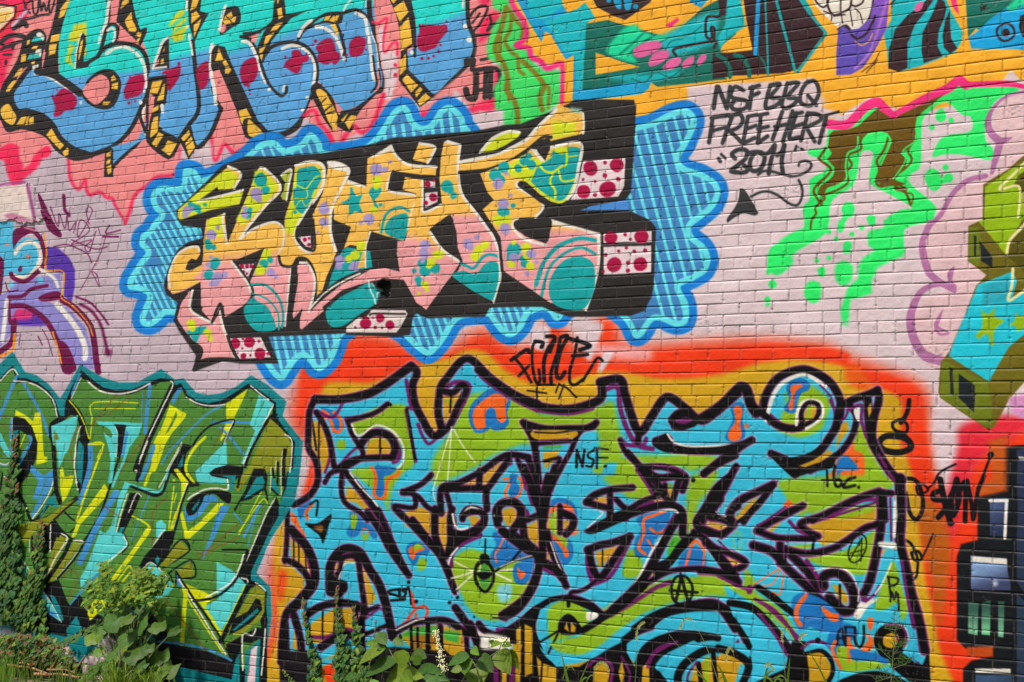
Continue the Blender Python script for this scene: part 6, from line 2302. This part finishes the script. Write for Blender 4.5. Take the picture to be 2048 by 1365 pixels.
def grassclump(cx,cy,n,hl,spr,d0,cols,wd,seed,dr=1.0):
    random.seed(seed); lf=MB()
    for k in range(n):
        a=random.uniform(-1,1); b=at(cx+a*spr*.25,cy,d0+random.uniform(-.06,.06)); b[2]=max(b[2],0) if cy>1330 else b[2]
        h_=hl*random.uniform(.5,1); out=a*random.uniform(.3,1.1)*hl*dr; yo=random.uniform(-.5,.25)*hl
        c_=jit(random.choice(cols),.25,.1); prev=b; n_=7; V=[];Qs=[]
        for i in range(n_+1):
            t=i/n_; p=b+np.array([out*t**1.3,yo*t*.8,h_*(t*1.5-.95*t*t*(1+abs(a)*.5))]); w_=wd*(1-t)**.6/2+.0004
            V+=[p-np.array([w_,.3*w_,0]),p+np.array([0,w_*.3,-w_*.15]),p+np.array([w_,-.3*w_,0])]
        for i in range(n_): q0=i*3; Qs+=[(q0,q0+1,q0+4,q0+3),(q0+1,q0+2,q0+5,q0+4)]
        lf.add(V,Qs,c_)
    return [('blades',lf,LM_)]
plant('grass_tuft','tuft of long arching yellow-green grass at the foot of the bush','grass',232,1372,.6,lambda:grassclump(236,1385,46,.42,120,.55,[YG,BG,BG],.016,5))
plant('grass_tuft','upright pale green grass tuft right of the arching one','grass',300,1378,.5,lambda:grassclump(302,1390,26,.40,60,.5,[YG,BG],.014,6,.6))
# broad-leaved plants
def broad(leaves,Z,ox,oy,stems,extra=None,dd=(.10,.3)):
    def b():
        st,lf=MB(),MB()
        for a,b_,x2,y2,w_ in leaves:
            d=random.uniform(*dd); p=at(ox+a/Z,oy+b_/Z,d); q_=at(ox+x2/Z,oy+y2/Z,d+random.uniform(.0,.06))
            blade(lf,p,q_,w_/Z*.0043,jit(random.choice([MG,BG,BG]),.18,.1),'ovate',.06,.3,8,(random.uniform(-.3,.3),-1,random.uniform(.3,.9)))
        for S in stems: tube(st,curve([(ox+a/Z,oy+b_/Z,.18) for a,b_ in S]),.005,.003,(.16,.22,.06))
        out=[('stem',st,STEM),('leaves',lf,LM_)]
        if extra: out+=extra()
        return out
    return b
random.seed(11)
plant('broad_leaved_plant','clump of broad pointed green leaves between the thin vines and the flower spike','plant',760,1365,.2,
 broad([(560,385,415,475,75),(615,460,440,545,80),(650,395,645,495,75),(690,430,775,440,60),(520,320,565,370,50),(560,560,760,540,90),(720,510,885,560,70),(600,340,650,375,40),(345,545,410,540,34),(450,365,560,370,26),(760,500,860,530,40),(640,520,700,600,70),(520,560,470,620,60),(800,540,820,600,60),(640,340,635,310,18),(570,400,500,380,30),(830,560,900,590,50),(700,560,620,620,70),(555,315,500,345,46),(740,470,700,430,40)],2.637,560,1150,
 [[(650,620),(610,470),(570,380)],[(740,620),(690,480),(660,420)],[(560,640),(540,520),(520,440)]]))
def flower():
    mb=MB()
    for k in range(150):
        a=1160+max(-48,min(48,random.gauss(0,30))); b=345+max(-16,min(16,random.gauss(0,9)))-abs(a-1165)*-.12
        p=at(560+a/2.637,1150+b/2.637,random.uniform(.14,.22)); fan(mb,p,.0032,(random.uniform(-1,1),0,-1),(random.uniform(-.5,.5),-1,.8),(.7,.66,.35),3,.1)
    return [('flower_head',mb,FLOW)]
plant('flowering_plant','plant with drooping leaves and a cream flower head on a diagonal stalk','plant',970,1365,.2,
 broad([(1000,430,885,480,52),(1050,440,1125,515,62),(1150,400,1215,525,80),(1200,398,1262,500,46),(990,440,975,530,66),(1040,490,1050,600,95),(1010,390,1050,425,34),(1045,430,1030,400,20),(1110,380,1170,365,26),(1170,372,1225,378,24),(1130,365,1100,350,20),(1180,365,1215,350,20),(960,500,900,510,36),(1100,420,1060,470,40)],2.637,560,1150,
 [[(930,640),(990,510),(1080,450),(1150,400),(1168,360)],[(1060,640),(1040,500),(1000,440)],[(1168,360),(1130,345)],[(1168,360),(1200,342)]],flower))
def spike():
    st,mb=MB(),MB(); pts=[(815,288),(828,330),(838,380),(848,430),(856,480),(868,515)]
    tube(st,curve([(560+a/2.637,1150+b/2.637,.15) for a,b in pts]+[(890,1362,.15),(893,1400,.15)]),.002,.003,(.2,.26,.08))
    for (a,b),(a2,b2) in zip(pts[:-1],pts[1:]):
        for k in range(44):
            t=random.random(); p=at(560+(a+(a2-a)*t+random.gauss(0,6+(b-288)*.03))/2.637,1150+(b+(b2-b)*t)/2.637,.15+random.uniform(-.02,.02))
            fan(mb,p,.0036,(random.uniform(-1,1),0,-1),(random.uniform(-.5,.5),-1,.8),(.72,.66,.38),3,.1)
    return [('stem',st,STEM),('flower_spike',mb,FLOW)]
plant('flower_spike_plant','tall bent spike of tiny cream flowers against the black drips','plant',888,1365,.15,spike)
def herb():
    st,lf=MB(),MB(); Z=2.989
    def A_(a,b,d=.12): return at(1450+a/Z,1150+b/Z,d)
    main=[(1035,160),(1028,240),(1018,320),(1012,400),(1005,480),(1000,560),(992,660)]
    tube(st,[A_(*p) for p in main]+[A_(985,720)],.0012,.0028)
    for a,b,x2,y2 in [(1012,470,1065,400),(1012,500,1110,505),(1008,520,920,440),(1000,600,870,560),(1000,610,900,640),(1005,560,1110,520),(1010,430,1080,430),(1018,330,950,320),(1018,330,1080,310),(1000,640,1100,660)]:
        tube(st,[A_(a,b),A_(x2,y2)],.0012,.0007)
        for k in range(9):
            t=.25+.75*k/8; p=A_(a+(x2-a)*t,b+(y2-b)*t); an=random.uniform(0,6.28); L=random.uniform(.022,.04)
            blade(lf,p,p+np.array([math.cos(an)*L,-.005,abs(math.sin(an))*L+.006]),.0045,jit(MG,.3),'lance',0,.2,3)
    for k in range(26):
        t=k/25; y=170+t*450; x=1034-t*38; p=A_(x,y); sg=1 if k%2 else -1
        blade(lf,p,p+np.array([sg*random.uniform(.015,.035),-.01,random.uniform(.005,.03)]),.004,jit(MG,.3),'lance',0,.2,3)
    return [('stem',st,STEM),('leaves',lf,LM_)]
plant('thin_herb','tall thin herb with narrow feathery leaves in front of the lower right letters','plant',1782,1365,.12,herb)
def stalk(pts,head=None,wd=.0022,bl=None,Z=3.057,ox=1060,oy=1150):
    def b():
        st,lf,hd=MB(),MB(),MB()
        P_=[(ox+a/Z,oy+b_/Z,.14) for a,b_ in pts]; tube(st,curve(P_),wd,wd*.4,(.30,.34,.12))
        for (a,b_,x2,y2,w_,be) in (bl or []):
            blade(lf,at(ox+a/Z,oy+b_/Z,.14),at(ox+x2/Z,oy+y2/Z,.17),w_,jit(BG,.2),'grass',be,.15,8)
        if head:
            C_=curve([(ox+a/Z,oy+b_/Z,.14) for a,b_ in head])
            for i in range(len(C_)-1):
                for k in range(7):
                    p=C_[i]+(C_[i+1]-C_[i])*random.random(); an=random.uniform(0,6.28)
                    dv=np.array([math.cos(an),-.3,math.sin(an)])*.011
                    blade(hd,p-dv*.2,p+dv,.0045,jit((.34,.36,.10),.2),'lance',0,.2,3)
        return [('stem',st,STEM)]+([('blades',lf,LM_)] if lf.v else [])+([('seed_head',hd,LM_)] if hd.v else [])
    return b
SG='grass stalks in front of the aqua letters'
ST=[('single straight pale stalk crossing the purple swoosh',1400,[(1070,660),(1060,630),(850,365)],None,None),
('stalk with a drooping seed head in the aqua arch',1430,[(1160,680),(1090,470),(1040,360),(1000,300),(975,270)],[(990,275),(960,268),(935,290),(918,330)],[(1150,660,1190,640,.01,.3),(1200,680,1140,540,.012,.12),(1100,690,1000,610,.012,.2)]),
('stalk whose hooked seed head stands by the black brush mark',1275,[(640,700),(650,560),(655,400)],[(655,400),(655,350),(675,305),(700,292)],None),
('thick upright dark green blade left of the ochre stripe',1130,[(240,700),(235,660)],None,[(238,680,192,478,.018,0)]),
('pair of hooked grass heads beside the ochre stripe',1195,[(400,700),(390,640),(400,570)],[(400,575),(430,535),(470,550),(480,590)],[(290,690,362,520,.010,.0),(330,700,410,660,.014,.5),(200,640,280,610,.014,.5),(360,640,300,690,.012,.4)]),
('tall stalk with a fuzzy head over the ochre gap',1465,[(1275,690),(1265,600),(1240,460)],[(1240,470),(1222,445),(1205,480),(1198,530)],[(1210,680,1150,560,.014,.1)]),
('grass bunch with a round green head by the purple curve',1575,[(1570,690),(1555,560),(1545,400)],[(1545,410),(1543,385),(1545,340)],[(1570,700,1590,500,.016,.0),(1560,700,1640,690,.014,.3),(1560,700,1480,640,.014,.4)]),
('arching grass bunch left of the purple curve',1540,[(1430,690),(1450,600),(1480,560)],[(1440,560),(1455,540),(1475,560),(1490,590)],[(1430,690,1460,580,.016,.35),(1420,690,1500,600,.014,.3),(1480,690,1570,650,.016,.4),(1500,690,1400,650,.012,.4)]),
('thin leaning blade over the right ochre gap',1650,[(1830,690),(1820,660)],None,[(1825,690,1700,460,.012,.05)]),
('stalk with an oval green head beside the white curl',1620,[(1690,440),(1660,420),(1640,400)],[(1690,360),(1660,370),(1650,400)],None)]
random.seed(21)
for lb,px,pts,hd,bl in ST: plant('grass_stalk',lb,'grass',px,1365,.14,stalk(pts,hd,.0022,bl),SG)
# ---------------------------------------------------------------- ground, weeds, sticks
gx_=np.concatenate([np.linspace(-160,-14,20),np.linspace(-13.5,1.5,150),np.linspace(3,160,20)]);gy_=np.concatenate([np.linspace(-160,0,20),np.linspace(.3,D+.05,90),np.linspace(9,160,20)])
GX,GY=np.meshgrid(gx_,gy_); GZ=(vn(GX*1.1,GY*1.1,91)-.5)*.06+(vn(GX*5,GY*5,92)-.5)*.03
GZ=np.where((np.abs(GX)<20)&(np.abs(GY)<20),GZ,0)-.02
b_=(np.arange(len(gy_)-1)[:,None]*len(gx_)+np.arange(len(gx_)-1)[None,:])
gq=np.stack([b_,b_+1,b_+len(gx_)+1,b_+len(gx_)],-1).reshape(-1,4)
go=npmesh('ground',np.stack([GX,GY,GZ],-1).reshape(-1,3),gq,None,SOIL); tag(go,kind='structure')
random.seed(31)
gm=MB()
for k in range(5200):
    x=random.uniform(-12.5,.5); y=D-abs(random.gauss(0,.75))-.03
    if x<-8.2 and random.random()<.93: continue
    hl=random.uniform(.04,.13); b=np.array([x,y,-.02]); t_=b+np.array([random.uniform(-.5,.5)*hl,random.uniform(-.5,.3)*hl,hl])
    blade(gm,b,t_,random.uniform(.004,.009),jit(random.choice([MG,BG,DG]),.3,.2),'grass',.05,.1,3)
tag(gm.build('grass',None,LM_),kind='stuff')
wm=MB()
for k in range(900):
    px=random.choice([random.gauss(30,22),random.gauss(70,25),random.gauss(110,22),random.gauss(15,14)]); py=random.uniform(1268,1325)+abs(px-30)*.12
    d=random.uniform(.05,.35); p=at(px,py,d)
    if p[2]<.0 or p[2]>.42-abs(px-10)*.0016: continue
    fan(wm,p,random.uniform(.012,.026),(random.uniform(-1,1),-.2,-1),(random.uniform(-.6,.6),-1,random.uniform(.2,1.2)),jit(random.choice([MG,DG,BG,RD_,MG]),.35,.2),3,.3)
for k in range(170):
    px=random.choice([random.gauss(8,14),random.gauss(30,24),random.gauss(10,10),random.gauss(120,45)]); b=at(px,random.uniform(1325,1400),random.uniform(.15,.9)); b[2]=-.01
    hl=random.uniform(.08,.24); blade(wm,b,b+np.array([random.uniform(-.5,.5)*hl,random.uniform(-.4,.2)*hl,hl]),random.uniform(.006,.012),jit(random.choice([BG,MG,BG]),.3,.2),'grass',.08,.1,5)
tag(wm.build('weeds',None,LM_),kind='stuff')
lw=MB()
for k in range(700):
    px=random.uniform(320,600); b=at(px,1372,random.uniform(.2,.5)); z=b[2]; p=b+np.array([0,0,random.uniform(-.07,-.01 if px<480 else -.03)])
    fan(lw,p,random.uniform(.014,.03),(random.uniform(-1,1),-.2,-1),(random.uniform(-.6,.6),-1,random.uniform(.4,1.4)),jit(random.choice([MG,BG,YG]),.3,.15),3,.3)
tag(lw.build('low_weeds',None,LM_),kind='stuff')
for (a,b,x2,y2,r_,lb) in [(15,1330,95,1348,.012,'long pale brown stick lying diagonally among the weeds'),(70,1349,160,1356,.014,'thick reddish brown stick lying level near the bush'),(35,1327,60,1332,.008,'short broken stick tip under the long stick'),(140,1352,170,1312,.010,'dry forked twig leaning up against the wall base'),(95,1340,150,1346,.009,'thin dark stick behind the thick one')]:
    mb=MB(); p=at(a,b,.35); q_=at(x2,y2,.35 if y2>1320 else .12)
    p[2]=max(.02,p[2]);q_[2]=max(.02,q_[2]); m2=(p+q_)/2+np.array([0,.02,.012])
    org=(p[0],p[1],p[2]); tube(mb,[p,p*.7+q_*.3+np.array([0,.01,.004]),m2,q_],r_,r_*.6,(.3,.18,.1),8)
    tube(mb,[m2,m2+np.array([.06,-.02,.05])],r_*.5,r_*.25,(.3,.18,.1))
    o=mb.build('fallen_stick',None,WOOD,org); o.location=org; tag(o,lb,'stick','dry sticks at the foot of the wall')
